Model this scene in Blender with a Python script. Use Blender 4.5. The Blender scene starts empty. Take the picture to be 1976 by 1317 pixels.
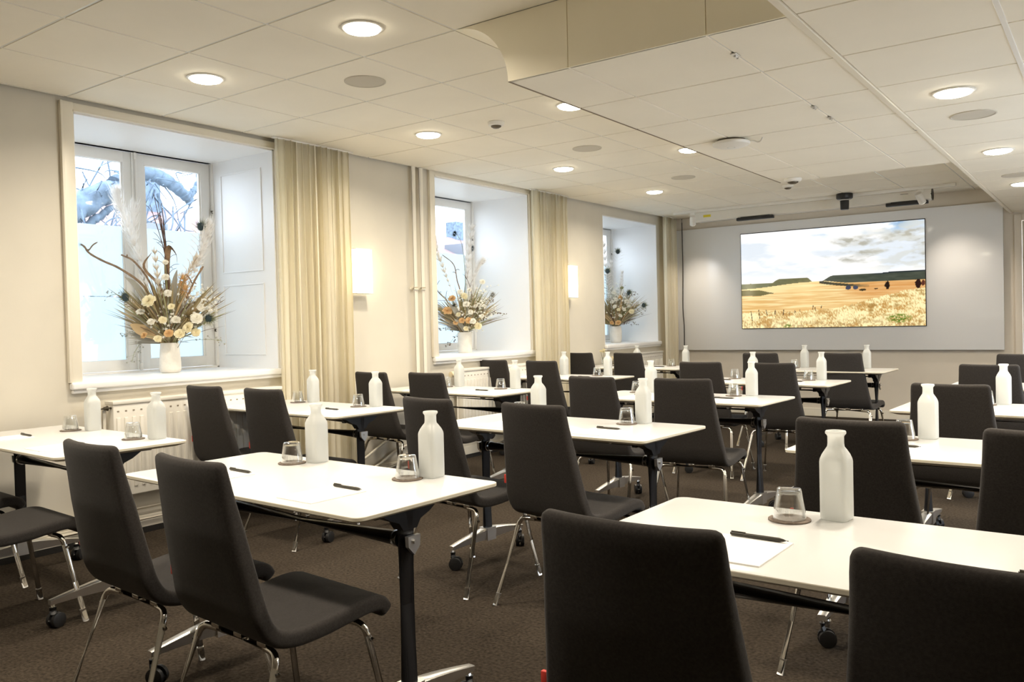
import bpy, bmesh, math, random
from mathutils import Vector, Matrix, noise
rnd = random.Random(7)
scn = bpy.context.scene
COL = scn.collection
PI = math.pi

# ------------------------------------------------------------------ room numbers (metres)
CAMZ = 1.248                      # eye height
HU = 2.614                        # upper ceiling
HL = 2.322                        # lowered ceiling
SX0, SX1 = 2.746, 3.996           # lowered soffit, left and right edge
SY0, SY1 = 3.03, 6.72             # its near and far end
FRONT = 10.63                     # front wall
BACK = -2.6
RIGHT = 6.7
SILL = 0.965
WIN = [(2.475, 3.912, 2.546), (5.649, 7.126, 2.578), (8.665, 10.09, 2.504)]   # y0, y1, top of each recess
RECESS = -0.76

# ------------------------------------------------------------------ helpers: materials
def mat(name):
    m = bpy.data.materials.new(name); m.use_nodes = True
    nt = m.node_tree; nt.nodes.clear()
    out = nt.nodes.new('ShaderNodeOutputMaterial')
    return m, nt, out

def pbr(name, col, rough=0.5, metal=0.0, spec=0.5, vary=0.0, vscale=20.0, bump=0.0, bscale=200.0, sheen=0.0, coat=0.0, stretch=None):
    m, nt, out = mat(name)
    b = nt.nodes.new('ShaderNodeBsdfPrincipled')
    b.inputs['Base Color'].default_value = (*col, 1)
    b.inputs['Roughness'].default_value = rough
    b.inputs['Metallic'].default_value = metal
    b.inputs['Specular IOR Level'].default_value = spec
    if sheen:
        b.inputs['Sheen Weight'].default_value = sheen
        b.inputs['Sheen Roughness'].default_value = 0.4
    if coat:
        b.inputs['Coat Weight'].default_value = coat
        b.inputs['Coat Roughness'].default_value = 0.08
    tc = nt.nodes.new('ShaderNodeTexCoord')
    vec = tc.outputs['Object']
    if stretch:
        mp = nt.nodes.new('ShaderNodeMapping'); mp.inputs['Scale'].default_value = stretch
        nt.links.new(vec, mp.inputs['Vector']); vec = mp.outputs['Vector']
    if vary:
        n = nt.nodes.new('ShaderNodeTexNoise'); n.inputs['Scale'].default_value = vscale; n.inputs['Detail'].default_value = 5
        nt.links.new(vec, n.inputs['Vector'])
        mx = nt.nodes.new('ShaderNodeMix'); mx.data_type = 'RGBA'
        mx.inputs[6].default_value = (*[c * (1 - vary) for c in col], 1)
        mx.inputs[7].default_value = (*[min(1, c * (1 + vary)) for c in col], 1)
        rp = nt.nodes.new('ShaderNodeMapRange'); rp.inputs[1].default_value = 0.3; rp.inputs[2].default_value = 0.7
        nt.links.new(n.outputs['Fac'], rp.inputs[0]); nt.links.new(rp.outputs[0], mx.inputs[0])
        nt.links.new(mx.outputs[2], b.inputs['Base Color'])
    if bump:
        n2 = nt.nodes.new('ShaderNodeTexNoise'); n2.inputs['Scale'].default_value = bscale; n2.inputs['Detail'].default_value = 3
        nt.links.new(vec, n2.inputs['Vector'])
        bp = nt.nodes.new('ShaderNodeBump'); bp.inputs['Strength'].default_value = bump; bp.inputs['Distance'].default_value = 0.003
        nt.links.new(n2.outputs['Fac'], bp.inputs['Height']); nt.links.new(bp.outputs['Normal'], b.inputs['Normal'])
    nt.links.new(b.outputs[0], out.inputs[0])
    return m

def emit(name, col, strength):
    m, nt, out = mat(name)
    e = nt.nodes.new('ShaderNodeEmission'); e.inputs[0].default_value = (*col, 1); e.inputs[1].default_value = strength
    nt.links.new(e.outputs[0], out.inputs[0])
    return m

def thin_glass(name, tint=(0.97, 0.98, 0.98), lo=0.04, hi=0.75, power=3.0):
    m, nt, out = mat(name)
    t = nt.nodes.new('ShaderNodeBsdfTransparent'); t.inputs[0].default_value = (*tint, 1)
    g = nt.nodes.new('ShaderNodeBsdfGlossy'); g.inputs['Roughness'].default_value = 0.03; g.inputs[0].default_value = (1, 1, 1, 1)
    lw = nt.nodes.new('ShaderNodeLayerWeight'); lw.inputs[0].default_value = 0.5
    pw = nt.nodes.new('ShaderNodeMath'); pw.operation = 'POWER'; pw.inputs[1].default_value = power
    nt.links.new(lw.outputs['Facing'], pw.inputs[0])
    mr = nt.nodes.new('ShaderNodeMapRange'); mr.inputs[3].default_value = lo; mr.inputs[4].default_value = hi
    nt.links.new(pw.outputs[0], mr.inputs[0])
    mx = nt.nodes.new('ShaderNodeMixShader')
    nt.links.new(mr.outputs[0], mx.inputs[0]); nt.links.new(t.outputs[0], mx.inputs[1]); nt.links.new(g.outputs[0], mx.inputs[2])
    nt.links.new(mx.outputs[0], out.inputs[0])
    return m

def translucent(name, col, tr=0.5, clear=0.0, gloss=0.05, rough=0.3):
    m, nt, out = mat(name)
    d = nt.nodes.new('ShaderNodeBsdfDiffuse'); d.inputs[0].default_value = (*col, 1)
    t = nt.nodes.new('ShaderNodeBsdfTranslucent'); t.inputs[0].default_value = (*col, 1)
    m1 = nt.nodes.new('ShaderNodeMixShader'); m1.inputs[0].default_value = tr
    nt.links.new(d.outputs[0], m1.inputs[1]); nt.links.new(t.outputs[0], m1.inputs[2])
    last = m1
    if clear:
        c = nt.nodes.new('ShaderNodeBsdfTransparent'); c.inputs[0].default_value = (*col, 1)
        m2 = nt.nodes.new('ShaderNodeMixShader'); m2.inputs[0].default_value = clear
        nt.links.new(last.outputs[0], m2.inputs[1]); nt.links.new(c.outputs[0], m2.inputs[2]); last = m2
    if gloss:
        g = nt.nodes.new('ShaderNodeBsdfGlossy'); g.inputs['Roughness'].default_value = rough
        m3 = nt.nodes.new('ShaderNodeMixShader'); m3.inputs[0].default_value = gloss
        nt.links.new(last.outputs[0], m3.inputs[1]); nt.links.new(g.outputs[0], m3.inputs[2]); last = m3
    nt.links.new(last.outputs[0], out.inputs[0])
    return m

M = {}
M['wall'] = pbr('wall_paint', (0.635, 0.595, 0.51), 0.75, vary=0.03, vscale=3, bump=0.06, bscale=120)
M['front_wall'] = pbr('front_wall_paint', (0.68, 0.62, 0.53), 0.75, vary=0.03, vscale=3, bump=0.06, bscale=120)
M['trim'] = pbr('trim_paint', (0.80, 0.75, 0.64), 0.4, bump=0.02, bscale=40)
M['reveal'] = pbr('reveal_white_paint', (0.85, 0.85, 0.85), 0.42, bump=0.02, bscale=30)
M['frame'] = pbr('window_frame_paint', (0.80, 0.79, 0.76), 0.35, bump=0.02, bscale=60)
M['tile'] = pbr('ceiling_tile', (0.88, 0.835, 0.73), 0.8, vary=0.025, vscale=2.2, bump=0.15, bscale=350)
M['tbar'] = pbr('ceiling_grid_steel', (0.88, 0.88, 0.86), 0.2)
M['edge_dark'] = pbr('shadow_gap_strip', (0.20, 0.15, 0.09), 0.5)  # dark colour stands in for a shadow gap
M['fascia'] = pbr('fascia_paint', (0.95, 0.89, 0.72), 0.6)
M['carpet'] = pbr('brown_carpet', (0.044, 0.034, 0.0245), 0.95, spec=0.1, vary=0.5, vscale=75, bump=0.9, bscale=260)
M['dark'] = pbr('dark_void', (0.02, 0.018, 0.016), 0.9)
M['table'] = pbr('white_laminate', (0.72, 0.72, 0.71), 0.22, spec=0.5)
M['table_edge'] = pbr('cream_table_edge', (0.74, 0.69, 0.56), 0.45)
M['black_metal'] = pbr('black_powder_coat', (0.012, 0.012, 0.014), 0.32, spec=0.5, bump=0.05, bscale=500)
M['chrome'] = pbr('chrome', (0.64, 0.62, 0.59), 0.12, metal=1.0)
M['alu'] = pbr('polished_aluminium', (0.80, 0.79, 0.77), 0.32, metal=1.0, bump=0.02, bscale=80)
M['rubber'] = pbr('black_plastic', (0.014, 0.014, 0.015), 0.45)
M['fabric'] = pbr('charcoal_wool', (0.046, 0.0415, 0.039), 0.9, spec=0.12, vary=0.18, vscale=180, bump=0.35, bscale=900, sheen=0.12)
M['red'] = pbr('red_label', (0.62, 0.05, 0.035), 0.6)
M['bottle'] = translucent('frosted_bottle_glass', (0.90, 0.91, 0.90), tr=0.5, clear=0.22, gloss=0.05, rough=0.35)
M['glass'] = thin_glass('tumbler_glass', lo=0.10, hi=0.95, power=1.6)
M['pane'] = thin_glass('window_glass', tint=(0.98, 0.99, 1.0), lo=0.03, hi=0.6, power=4)
M['film'] = translucent('frosted_film', (0.62, 0.68, 0.70), tr=0.85, clear=0.06, gloss=0.03, rough=0.2)
M['coaster'] = pbr('cork_coaster', (0.17, 0.13, 0.10), 0.8, vary=0.3, vscale=150)
M['paper'] = pbr('paper', (0.88, 0.87, 0.84), 0.8)
M['pen'] = pbr('black_pen', (0.035, 0.03, 0.02), 0.35)
M['pen_tip'] = pbr('pen_tip', (0.02, 0.02, 0.02), 0.3)
M['board'] = pbr('grey_white_glass_board', (0.82, 0.825, 0.83), 0.16, spec=0.5, coat=0.3)
M['white_plastic'] = pbr('white_plastic', (0.78, 0.76, 0.71), 0.4)
M['white_gloss'] = pbr('white_enamel', (0.80, 0.77, 0.70), 0.3)
M['pipe'] = pbr('cream_pipe_paint', (0.82, 0.77, 0.66), 0.35)
M['speaker'] = pbr('speaker_grille', (0.60, 0.56, 0.48), 0.8, bump=0.4, bscale=900)
M['brass'] = pbr('dark_brass', (0.12, 0.10, 0.07), 0.4, metal=0.8)
M['cream_plastic'] = pbr('cream_plastic', (0.78, 0.68, 0.47), 0.5)
M['yellow'] = pbr('yellow_sticker', (0.75, 0.62, 0.03), 0.5)
M['vase'] = pbr('white_plaster_vase', (0.74, 0.71, 0.65), 0.85, vary=0.06, vscale=18, bump=0.8, bscale=60)
M['lamp'] = emit('downlight_glow', (1.0, 0.90, 0.70), 30.0)
M['spot_glow'] = emit('spot_lens_glow', (1.0, 0.92, 0.80), 6.0)
M['sconce'] = emit('sconce_glow', (1.0, 0.86, 0.60), 8.0)
M['slot'] = pbr('radiator_slot', (0.30, 0.25, 0.19), 0.8)
M['bark'] = pbr('hazed_bark', (0.12, 0.17, 0.23), 0.95, vary=0.4, vscale=9, bump=1.0, bscale=30)  # bluish veil of outdoor haze is mixed into this colour
M['roof'] = pbr('roof_tiles', (0.22, 0.155, 0.155), 0.9, vary=0.1, vscale=4)
M['render'] = pbr('house_render', (0.24, 0.22, 0.22), 0.9)
M['house_glass'] = pbr('house_window', (0.14, 0.16, 0.19), 0.3)
M['ground'] = pbr('pale_gravel', (0.30, 0.30, 0.29), 0.95, vary=0.2, vscale=3)
M['bush'] = pbr('dull_shrub', (0.12, 0.16, 0.18), 0.95, vary=0.4, vscale=10)
M['plume'] = translucent('pampas_plume', (0.86, 0.80, 0.70), tr=0.45, gloss=0.0)
M['plume_white'] = translucent('white_plume', (0.90, 0.88, 0.85), tr=0.45, gloss=0.0)
M['dry'] = translucent('dry_olive_leaf', (0.34, 0.27, 0.14), tr=0.2, gloss=0.03)
M['dry_tan'] = translucent('dry_tan_leaf', (0.55, 0.40, 0.22), tr=0.2, gloss=0.03)
M['dry_grey'] = translucent('grey_leaf', (0.38, 0.36, 0.30), tr=0.2, gloss=0.02)
M['twig'] = pbr('twig_bark', (0.26, 0.17, 0.10), 0.85, vary=0.3, vscale=40)
M['dark_twig'] = pbr('dark_twig', (0.13, 0.075, 0.055), 0.85, vary=0.3, vscale=40)
M['petal'] = translucent('cream_petal', (0.90, 0.84, 0.62), tr=0.3, gloss=0.0)
M['petal_white'] = translucent('white_petal', (0.90, 0.88, 0.80), tr=0.3, gloss=0.0)
M['petal_peach'] = translucent('peach_petal', (0.78, 0.54, 0.28), tr=0.25, gloss=0.0)
M['sprig'] = translucent('green_sprig', (0.36, 0.36, 0.20), tr=0.2, gloss=0.0)
M['eye'] = pbr('peacock_eye', (0.012, 0.03, 0.035), 0.5)
M['eye_rim'] = pbr('peacock_eye_rim', (0.12, 0.14, 0.07), 0.5)

# curtain cloth: cream, light passes a little, woven bump
M['curtain'] = translucent('cream_curtain_cloth', (0.95, 0.91, 0.79), tr=0.05, gloss=0.0)

# ------------------------------------------------------------------ helpers: geometry
def tag(o, label=None, cat=None, group=None, kind=None):
    if label: o['label'] = label
    if cat: o['category'] = cat
    if group: o['group'] = group
    if kind: o['kind'] = kind
    return o

def obj(name, bm, m, parent=None, smooth=True, angle=40, recalc=True):
    if recalc: bmesh.ops.recalc_face_normals(bm, faces=bm.faces)
    me = bpy.data.meshes.new(name)
    bm.to_mesh(me); bm.free()
    for k in (m if isinstance(m, (list, tuple)) else [m]): me.materials.append(k)
    if smooth:
        me.shade_smooth()
        try: me.set_sharp_from_angle(angle=math.radians(angle))
        except Exception: pass
    o = bpy.data.objects.new(name, me); COL.objects.link(o)
    if parent: o.parent = parent
    return o

def empty(name, loc=(0, 0, 0), rz=0.0):
    o = bpy.data.objects.new(name, None); COL.objects.link(o)
    o.location = loc; o.rotation_euler = (0, 0, rz); o.empty_display_size = 0.1
    return o

def NB(): return bmesh.new()

def box(bm, x0, x1, y0, y1, z0, z1, bev=0.0, mi=0, segs=2):
    r = bmesh.ops.create_cube(bm, size=1)
    vs = r['verts']
    for v in vs:
        v.co = Vector(((x0 + x1) / 2 + v.co.x * (x1 - x0), (y0 + y1) / 2 + v.co.y * (y1 - y0), (z0 + z1) / 2 + v.co.z * (z1 - z0)))
    fs = list({f for v in vs for f in v.link_faces})
    for f in fs: f.material_index = mi
    if bev > 0:
        es = list({e for v in vs for e in v.link_edges})
        bmesh.ops.bevel(bm, geom=es, offset=bev, segments=segs, profile=0.5, affect='EDGES')
    return bm

def frame_of(d):
    d = d.normalized()
    a = Vector((0, 0, 1)) if abs(d.z) < 0.95 else Vector((1, 0, 0))
    u = d.cross(a).normalized(); v = u.cross(d).normalized()
    return u, v

def tube(bm, pts, rad, n=8, cap=True, mi=0, squash=1.0):
    pts = [Vector(p) for p in pts]
    if not isinstance(rad, (list, tuple)): rad = [rad] * len(pts)
    rings = []
    u = None
    for i, p in enumerate(pts):
        d = (pts[min(i + 1, len(pts) - 1)] - pts[max(i - 1, 0)])
        if d.length < 1e-9: d = Vector((0, 0, 1))
        d.normalize()
        if u is None: u, v = frame_of(d)
        else:
            u = (u - d * u.dot(d))
            if u.length < 1e-6: u, v = frame_of(d)
            u.normalize(); v = d.cross(u).normalized()
        rings.append([bm.verts.new(p + (u * math.cos(2 * PI * k / n) + v * math.sin(2 * PI * k / n) * squash) * rad[i]) for k in range(n)])
    for a, b in zip(rings, rings[1:]):
        for k in range(n):
            f = bm.faces.new((a[k], a[(k + 1) % n], b[(k + 1) % n], b[k])); f.material_index = mi
    if cap:
        bm.faces.new(list(reversed(rings[0]))).material_index = mi
        bm.faces.new(rings[-1]).material_index = mi
    return bm

def cyl(bm, c, axis, r, h, n=24, mi=0, r2=None):
    c = Vector(c); a = Vector(axis).normalized()
    return tube(bm, [c - a * h / 2, c + a * h / 2], [r, r if r2 is None else r2], n=n, mi=mi)

def lathe(bm, prof, n=32, c=(0, 0, 0), mi=0, close=False):
    c = Vector(c); rings = []
    for r, z in prof:
        if r < 1e-6: rings.append([bm.verts.new(c + Vector((0, 0, z)))])
        else: rings.append([bm.verts.new(c + Vector((r * math.cos(2 * PI * k / n), r * math.sin(2 * PI * k / n), z))) for k in range(n)])
    pairs = list(zip(rings, rings[1:]))
    if close: pairs.append((rings[-1], rings[0]))
    for a, b in pairs:
        for k in range(n):
            k2 = (k + 1) % n
            if len(a) == 1 and len(b) == 1: continue
            if len(a) == 1: f = bm.faces.new((a[0], b[k2], b[k]))
            elif len(b) == 1: f = bm.faces.new((a[k], a[k2], b[0]))
            else: f = bm.faces.new((a[k], a[k2], b[k2], b[k]))
            f.material_index = mi
    return bm

def smooth_path(pts, n=6):
    """Catmull-Rom through pts"""
    P = [Vector(p) for p in pts]; P = [P[0] * 2 - P[1]] + P + [P[-1] * 2 - P[-2]]
    out = []
    for i in range(1, len(P) - 2):
        for k in range(n):
            t = k / n
            out.append(0.5 * ((2 * P[i]) + (P[i + 1] - P[i - 1]) * t + (2 * P[i - 1] - 5 * P[i] + 4 * P[i + 1] - P[i + 2]) * t * t + (3 * P[i] - P[i - 1] - 3 * P[i + 1] + P[i + 2]) * t ** 3))
    out.append(P[-2]); return out

def round_corner(pts, r, n=5):
    """polyline with its inner corners rounded"""
    P = [Vector(p) for p in pts]; out = [P[0]]
    for a, b, c in zip(P, P[1:], P[2:]):
        d1 = (a - b); d2 = (c - b); k = min(r, d1.length * 0.45, d2.length * 0.45)
        p1 = b + d1.normalized() * k; p2 = b + d2.normalized() * k
        for i in range(n + 1):
            t = i / n; out.append(p1 * (1 - t) ** 2 + b * 2 * t * (1 - t) + p2 * t * t)
    out.append(P[-1]); return out

def prism(bm, poly, axis, a0, a1, mi=0):
    """poly: 2-D outline in the plane across axis ('x': (y,z), 'y': (x,z), 'z': (x,y))"""
    def P(p, a): return {'x': (a, p[0], p[1]), 'y': (p[0], a, p[1]), 'z': (p[0], p[1], a)}[axis]
    A = [bm.verts.new(P(p, a0)) for p in poly]; B = [bm.verts.new(P(p, a1)) for p in poly]
    n = len(poly)
    for k in range(n): bm.faces.new((A[k], A[(k + 1) % n], B[(k + 1) % n], B[k])).material_index = mi
    bm.faces.new(list(reversed(A))).material_index = mi; bm.faces.new(B).material_index = mi
    return bm

def copy_tree(o, parent=None):
    c = o.copy(); COL.objects.link(c)
    if parent is not None: c.parent = parent
    for ch in list(o.children): copy_tree(ch, c)
    return c

# ------------------------------------------------------------------ setting: floor, walls, ceilings
bm = NB(); box(bm, -0.02, RIGHT, BACK, FRONT, -0.1, 0)
tag(obj('floor', bm, M['carpet'], smooth=False), 'dark brown carpet floor of the meeting room', 'floor', kind='structure')

bm = NB()
edges = [BACK] + [v for w in WIN for v in w[:2]] + [FRONT]
for i in range(0, len(edges), 2): box(bm, -0.80, 0, edges[i], edges[i + 1] + (0.25 if i == 6 else 0), -0.1, 3.0)
for y0, y1, zt in WIN:
    box(bm, -0.80, 0, y0, y1, -0.1, SILL - 0.05)
    box(bm, -0.80, 0, y0, y1, zt, 3.0)
tag(obj('wall_left', bm, M['wall'], smooth=False), 'beige outer wall with three deep window recesses', 'wall', kind='structure')
bm = NB(); box(bm, 0.0, 4.08, FRONT, FRONT + 0.25, -0.1, 3.0); box(bm, 4.96, RIGHT, FRONT, FRONT + 0.25, -0.1, 3.0); box(bm, 4.08, 4.96, FRONT, FRONT + 0.25, 2.24, 3.0)
tag(obj('wall_front', bm, M['front_wall'], smooth=False), 'beige end wall behind the big display board', 'wall', kind='structure')
bm = NB(); box(bm, -0.8, RIGHT + .25, BACK - 0.25, BACK, -0.1, 3.0)
tag(obj('wall_back', bm, M['wall'], smooth=False), 'beige wall behind the camera', 'wall', kind='structure')
RW = [(4.6, 7.2)]                       # daylight openings of the right-hand wall (outside the view)
bm = NB()
e2 = [BACK] + [v for w in RW for v in w] + [FRONT + 0.25]
for i in range(0, len(e2), 2): box(bm, RIGHT, RIGHT + 0.25, e2[i], e2[i + 1], -0.1, 3.0)
for y0, y1 in RW: box(bm, RIGHT, RIGHT + 0.25, y0, y1, -0.1, 0.25); box(bm, RIGHT, RIGHT + 0.25, y0, y1, 2.1, 3.0)
tag(obj('wall_right', bm, M['wall'], smooth=False), 'beige right-hand wall outside the picture', 'wall', kind='structure')

# skirting
bm = NB(); box(bm, 0, 0.014, BACK, FRONT, 0.035, 0.11, 0.003); box(bm, 0, 0.016, BACK, FRONT, 0, 0.035, mi=1)
tag(obj('baseboard_left', bm, [M['trim'], M['dark']], smooth=False), 'cream skirting along the window wall', 'skirting', kind='structure')
bm = NB(); box(bm, 0, 4.03, FRONT - 0.014, FRONT, 0.0, 0.10, 0.003)
tag(obj('baseboard_front', bm, M['trim'], smooth=False), 'cream skirting under the display board', 'skirting', kind='structure')

# upper ceiling: tiles laid in a recessed steel grid
def tiles(bm, xs, ys, z, up=0.02, gap=0.0075):
    for x0, x1 in zip(xs, xs[1:]):
        for y0, y1 in zip(ys, ys[1:]):
            box(bm, x0 + gap, x1 - gap, y0 + gap, y1 - gap, z, z + up)
def clip(v0, v1, g, step):
    k = math.ceil((v0 - g) / step + 1e-6); out = [v0]
    while g + k * step < v1 - 0.02: out.append(g + k * step); k += 1
    return out + [v1]
bm = NB()
tiles(bm, clip(0.03, 2.45, 0.05 + 0.6, 0.6), clip(BACK, FRONT, 0.025, 0.6), HU)
tiles(bm, clip(2.45, SX1, 0.05, 0.6), clip(BACK, SY0 - 0.005, 0.025, 0.6), HU)
tiles(bm, clip(2.45, SX1, 0.05, 0.6), clip(SY1, FRONT, 0.025, 0.6), HU)
ceil = obj('ceiling', bm, M['tile'], smooth=False)
tag(ceil, 'cream suspended tile ceiling along the window side', 'ceiling', kind='structure')
bm = NB(); box(bm, 0.03, RIGHT, BACK, FRONT, HU + 0.004, HU + 0.03)
g = obj('grid', bm, M['tbar'], ceil, smooth=False)

# lowered ceiling
ly = [SY0 + 0.61 * k for k in range(-10, 14)]
bm = NB()
inner = [SY0] + [v for v in ly if SY0 + 0.1 < v < SY1 - 0.1] + [SY1]
for xs in ((SX0, 3.06), (3.06, 3.675), (3.675, SX1 - 0.012)): tiles(bm, xs, inner, HL, gap=0.006)
outer = [BACK] + [v for v in ly if BACK + 0.1 < v < FRONT - 0.1] + [FRONT]
tiles(bm, [SX1 + 0.012, 4.595, 5.2, 5.8, 6.4, RIGHT], outer, HL, gap=0.006)
low = obj('ceiling', bm, M['tile'], smooth=False)
tag(low, 'lowered cream tile ceiling with a curved end over the middle tables', 'ceiling', kind='structure')
bm = NB()
cove = [(2.45 + 0.296 * math.sin(t * PI / 40), HL + (HU - HL) * math.cos(t * PI / 40)) for t in range(0, 21)]
poly = cove + [(SX1, HL + 0.012), (SX1, HU), ]
poly[20] = (SX0, HL + 0.012)
prism(bm, poly, 'y', SY0 + 0.012, SY1)
obj('cove_body', bm, M['fascia'], low, angle=30)
for xa, xb in ((None, 3.058), (3.062, 3.673), (3.677, SX1 - 0.02)):
    bm = NB()
    pl = (cove[:-1] + [(SX0, HL), (xb, HL), (xb, HU)]) if xa is None else [(xa, HL), (xb, HL), (xb, HU), (xa, HU)]
    prism(bm, pl, 'y', SY0 - 0.004, SY0 + 0.012)
    obj('fascia_panel', bm, M['fascia'], low, angle=30)
bm = NB(); box(bm, SX1, RIGHT, BACK, FRONT, HL + 0.008, HL + 0.03); box(bm, SX1, SX1 + 0.02, BACK, FRONT, HL + 0.02, HU + 0.01)
box(bm, SX0 + 0.01, SX1, SY0 + 0.01, SY1 - 0.005, HL + 0.006, HL + 0.02)
obj('grid', bm, M['tbar'], low, smooth=False)
bm = NB(); box(bm, SX1 - 0.014, SX1 + 0.014, BACK, FRONT, HL - 0.008, HL + 0.012, 0.002)
obj('edge_profile', bm, M['trim'], low, smooth=False)
bm = NB(); box(bm, SX0 - .003, SX0 + .0045, SY0, SY1, HL - .002, HL + .02)
obj('edge_profile', bm, M['edge_dark'], low, smooth=False)  # thin dark strip imitating the shade line at the soffit's left edge
bm = NB(); box(bm, 4.585, 4.605, BACK, 5.0, HL - 0.004, HL + 0.012, 0.002)
obj('edge_profile', bm, M['tbar'], low, smooth=False)
bm = NB(); box(bm, -0.8, RIGHT + 0.25, BACK - .25, FRONT + .25, 2.98, 3.1)
tag(obj('ceiling', bm, M['dark'], smooth=False), 'dark concrete slab hidden above the ceiling tiles', 'ceiling', kind='structure')

# ------------------------------------------------------------------ windows
def window(i, y0, y1, zt, ymull, trimmed):
    w = empty('window_%d' % i, (0, 0, 0))
    tag(w, ['tall white double casement window of the nearest recess, peacock bouquet before it',
            'white casement window of the middle recess between the two curtains',
            'white casement window of the farthest recess beside the display board'][i - 1], 'window', kind='structure')
    x = RECESS if i < 3 else -0.70
    # outer frame
    bm = NB(); d0, d1 = x - 0.04, x + 0.05
    box(bm, d0, d1, y0 - .02, y0 + 0.03, SILL - 0.02, zt, .004); box(bm, d0, d1, y1 - 0.03, y1 + .02, SILL - 0.02, zt, .004)
    box(bm, d0, d1, y0, y1, zt - 0.012, zt + .02, .004); box(bm, d0, d1, y0, y1, SILL - 0.03, SILL + 0.012, .004)
    obj('window_frame', bm, M['frame'], w)
    zb, zt2 = SILL + 0.015, zt - 0.02
    for a, b in ((y0 + 0.033, ymull - 0.002), (ymull + 0.002, y1 - 0.033)):
        bm = NB(); s = 0.078
        x0, x1 = x - 0.02, x + 0.03
        box(bm, x0, x1, a, a + s, zb, zt2, .005); box(bm, x0, x1, b - s, b, zb, zt2, .005)
        box(bm, x0, x1, a + s - .005, b - s + .005, zt2 - s, zt2, .005); box(bm, x0, x1, a + s - .005, b - s + .005, zb, zb + s, .005)
        box(bm, x + 0.012, x + 0.02, a + s, a + s + 0.012, zb + s, zt2 - s); box(bm, x + 0.012, x + 0.02, b - s - 0.012, b - s, zb + s, zt2 - s)
        sash = obj('sash', bm, M['frame'], w)
        bm = NB(); box(bm, x - 0.002, x + 0.002, a + s, b - s, zb + s, zt2 - s)
        obj('glass_pane', bm, M['pane'], sash, smooth=False)
        bm = NB(); box(bm, x - 0.014, x - 0.012, a + s, b - s, zb + s, 1.50); box(bm, x - 0.0145, x - 0.0125, a + s, b - s, 1.506, 2.0)
        obj('frosted_film', bm, M['film'], sash, smooth=False)
    bm = NB(); box(bm, x + 0.03, x + 0.042, ymull - 0.022, ymull + 0.022, zb, zt2, .004)
    obj('cover_strip', bm, M['frame'], w)
    bm = NB(); cyl(bm, (x + 0.055, ymull, 1.55), (1, 0, 0), 0.012, 0.03, 12); box(bm, x + 0.062, x + 0.074, ymull - 0.009, ymull + 0.009, 1.45, 1.56, .004)
    for zz in (zt2 - .02, zb + .03): box(bm, x + 0.042, x + 0.056, ymull - 0.01, ymull + 0.01, zz - .03, zz + .02, .003)
    tube(bm, [(x + 0.05, ymull, zb), (x + 0.05, ymull, zt2)], 0.004, 6)
    obj('espagnolette', bm, M['white_plastic'], w)
    for zz in (2.16, 1.25):
        bm = NB(); cyl(bm, (x + 0.045, y1 - 0.03, zz), (0, 0, 1), 0.008, 0.10, 10); cyl(bm, (x + 0.045, y1 - 0.03, zz), (0, 0, 1), 0.0095, 0.02, 10, mi=1)
        obj('hinge', bm, [M['white_plastic'], M['brass']], w)
    # white lining of the deep recess
    bm = NB()
    t = 0.012
    box(bm, x, 0.0, y0 - .001, y0 + t, SILL - 0.03, zt); box(bm, x, 0.0, y1 - t, y1 + .001, SILL - 0.03, zt); box(bm, x, 0.0, y0, y1, zt - t, zt + .001)
    for zz0, zz1 in ((SILL + .10, SILL + .62), (SILL + .72, zt - .12)) if i == 1 else ():          # raised panels on the far reveal
        for e in ((x + .14, x + .15, zz0, zz1), (-.14, -.13, zz0, zz1)):
            box(bm, e[0], e[1], y1 - t - .006, y1 - t, e[2], e[3], .002)
        for zc in (zz0, zz1): box(bm, x + .14, -.13, y1 - t - .006, y1 - t, zc - .005, zc + .005, .002)
    obj('reveal_lining', bm, M['reveal'], w, smooth=False)
    # sill board with a rounded nose
    bm = NB(); ext = 0.07 if trimmed else 0.02
    box(bm, x, 0.01, y0, y1, SILL - 0.03, SILL)
    box(bm, 0.0, 0.045, y0 - ext, y1 + ext, SILL - 0.045, SILL, .012, segs=4)
    box(bm, 0.0, 0.028, y0 - ext + .01, y1 + ext - .01, SILL - 0.066, SILL - 0.045, .004)
    obj('window_sill', bm, [M['reveal']], w)
    if trimmed:
        bm = NB()
        for a, b in ((y0 - 0.078, y0), (y1, y1 + 0.06)):
            box(bm, 0, 0.022, a, b, SILL - .002, zt + 0.05, .004); box(bm, 0.02, 0.03, a if a < y0 else b - .015, (a + .015) if a < y0 else b, SILL, zt + .05, .004)
        box(bm, 0, 0.0215, y0 - 0.002, y1 + 0.002, zt, zt + 0.047, .003); box(bm, 0, 0.03, y0 - .005, y1 + .005, zt - .004, zt + .008, .003)
        obj('architrave', bm, M['trim'], w)
    return w
window(1, *WIN[0], 3.265, True)
window(2, *WIN[1], 6.40, True)
window(3, *WIN[2], 9.38, False)
for i, (y0, y1) in enumerate(RW):
    w = empty('window_%d' % (i + 4)); tag(w, 'wide window in the right-hand wall outside the picture', 'window', kind='structure')
    bm = NB(); x = RIGHT + 0.1
    for a, b, c, d in ((y0, y0 + .06, .25, 2.1), (y1 - .06, y1, .25, 2.1), (y0, y1, .25, .31), (y0, y1, 2.04, 2.1), ((y0 + y1) / 2 - .03, (y0 + y1) / 2 + .03, .25, 2.1)): box(bm, x - .03, x + .03, a, b, c, d, .004)
    obj('window_frame', bm, M['frame'], w)
    bm = NB(); box(bm, x - .002, x + .002, y0, y1, .25, 2.1); obj('glass_pane', bm, M['pane'], w, smooth=False)

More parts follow.
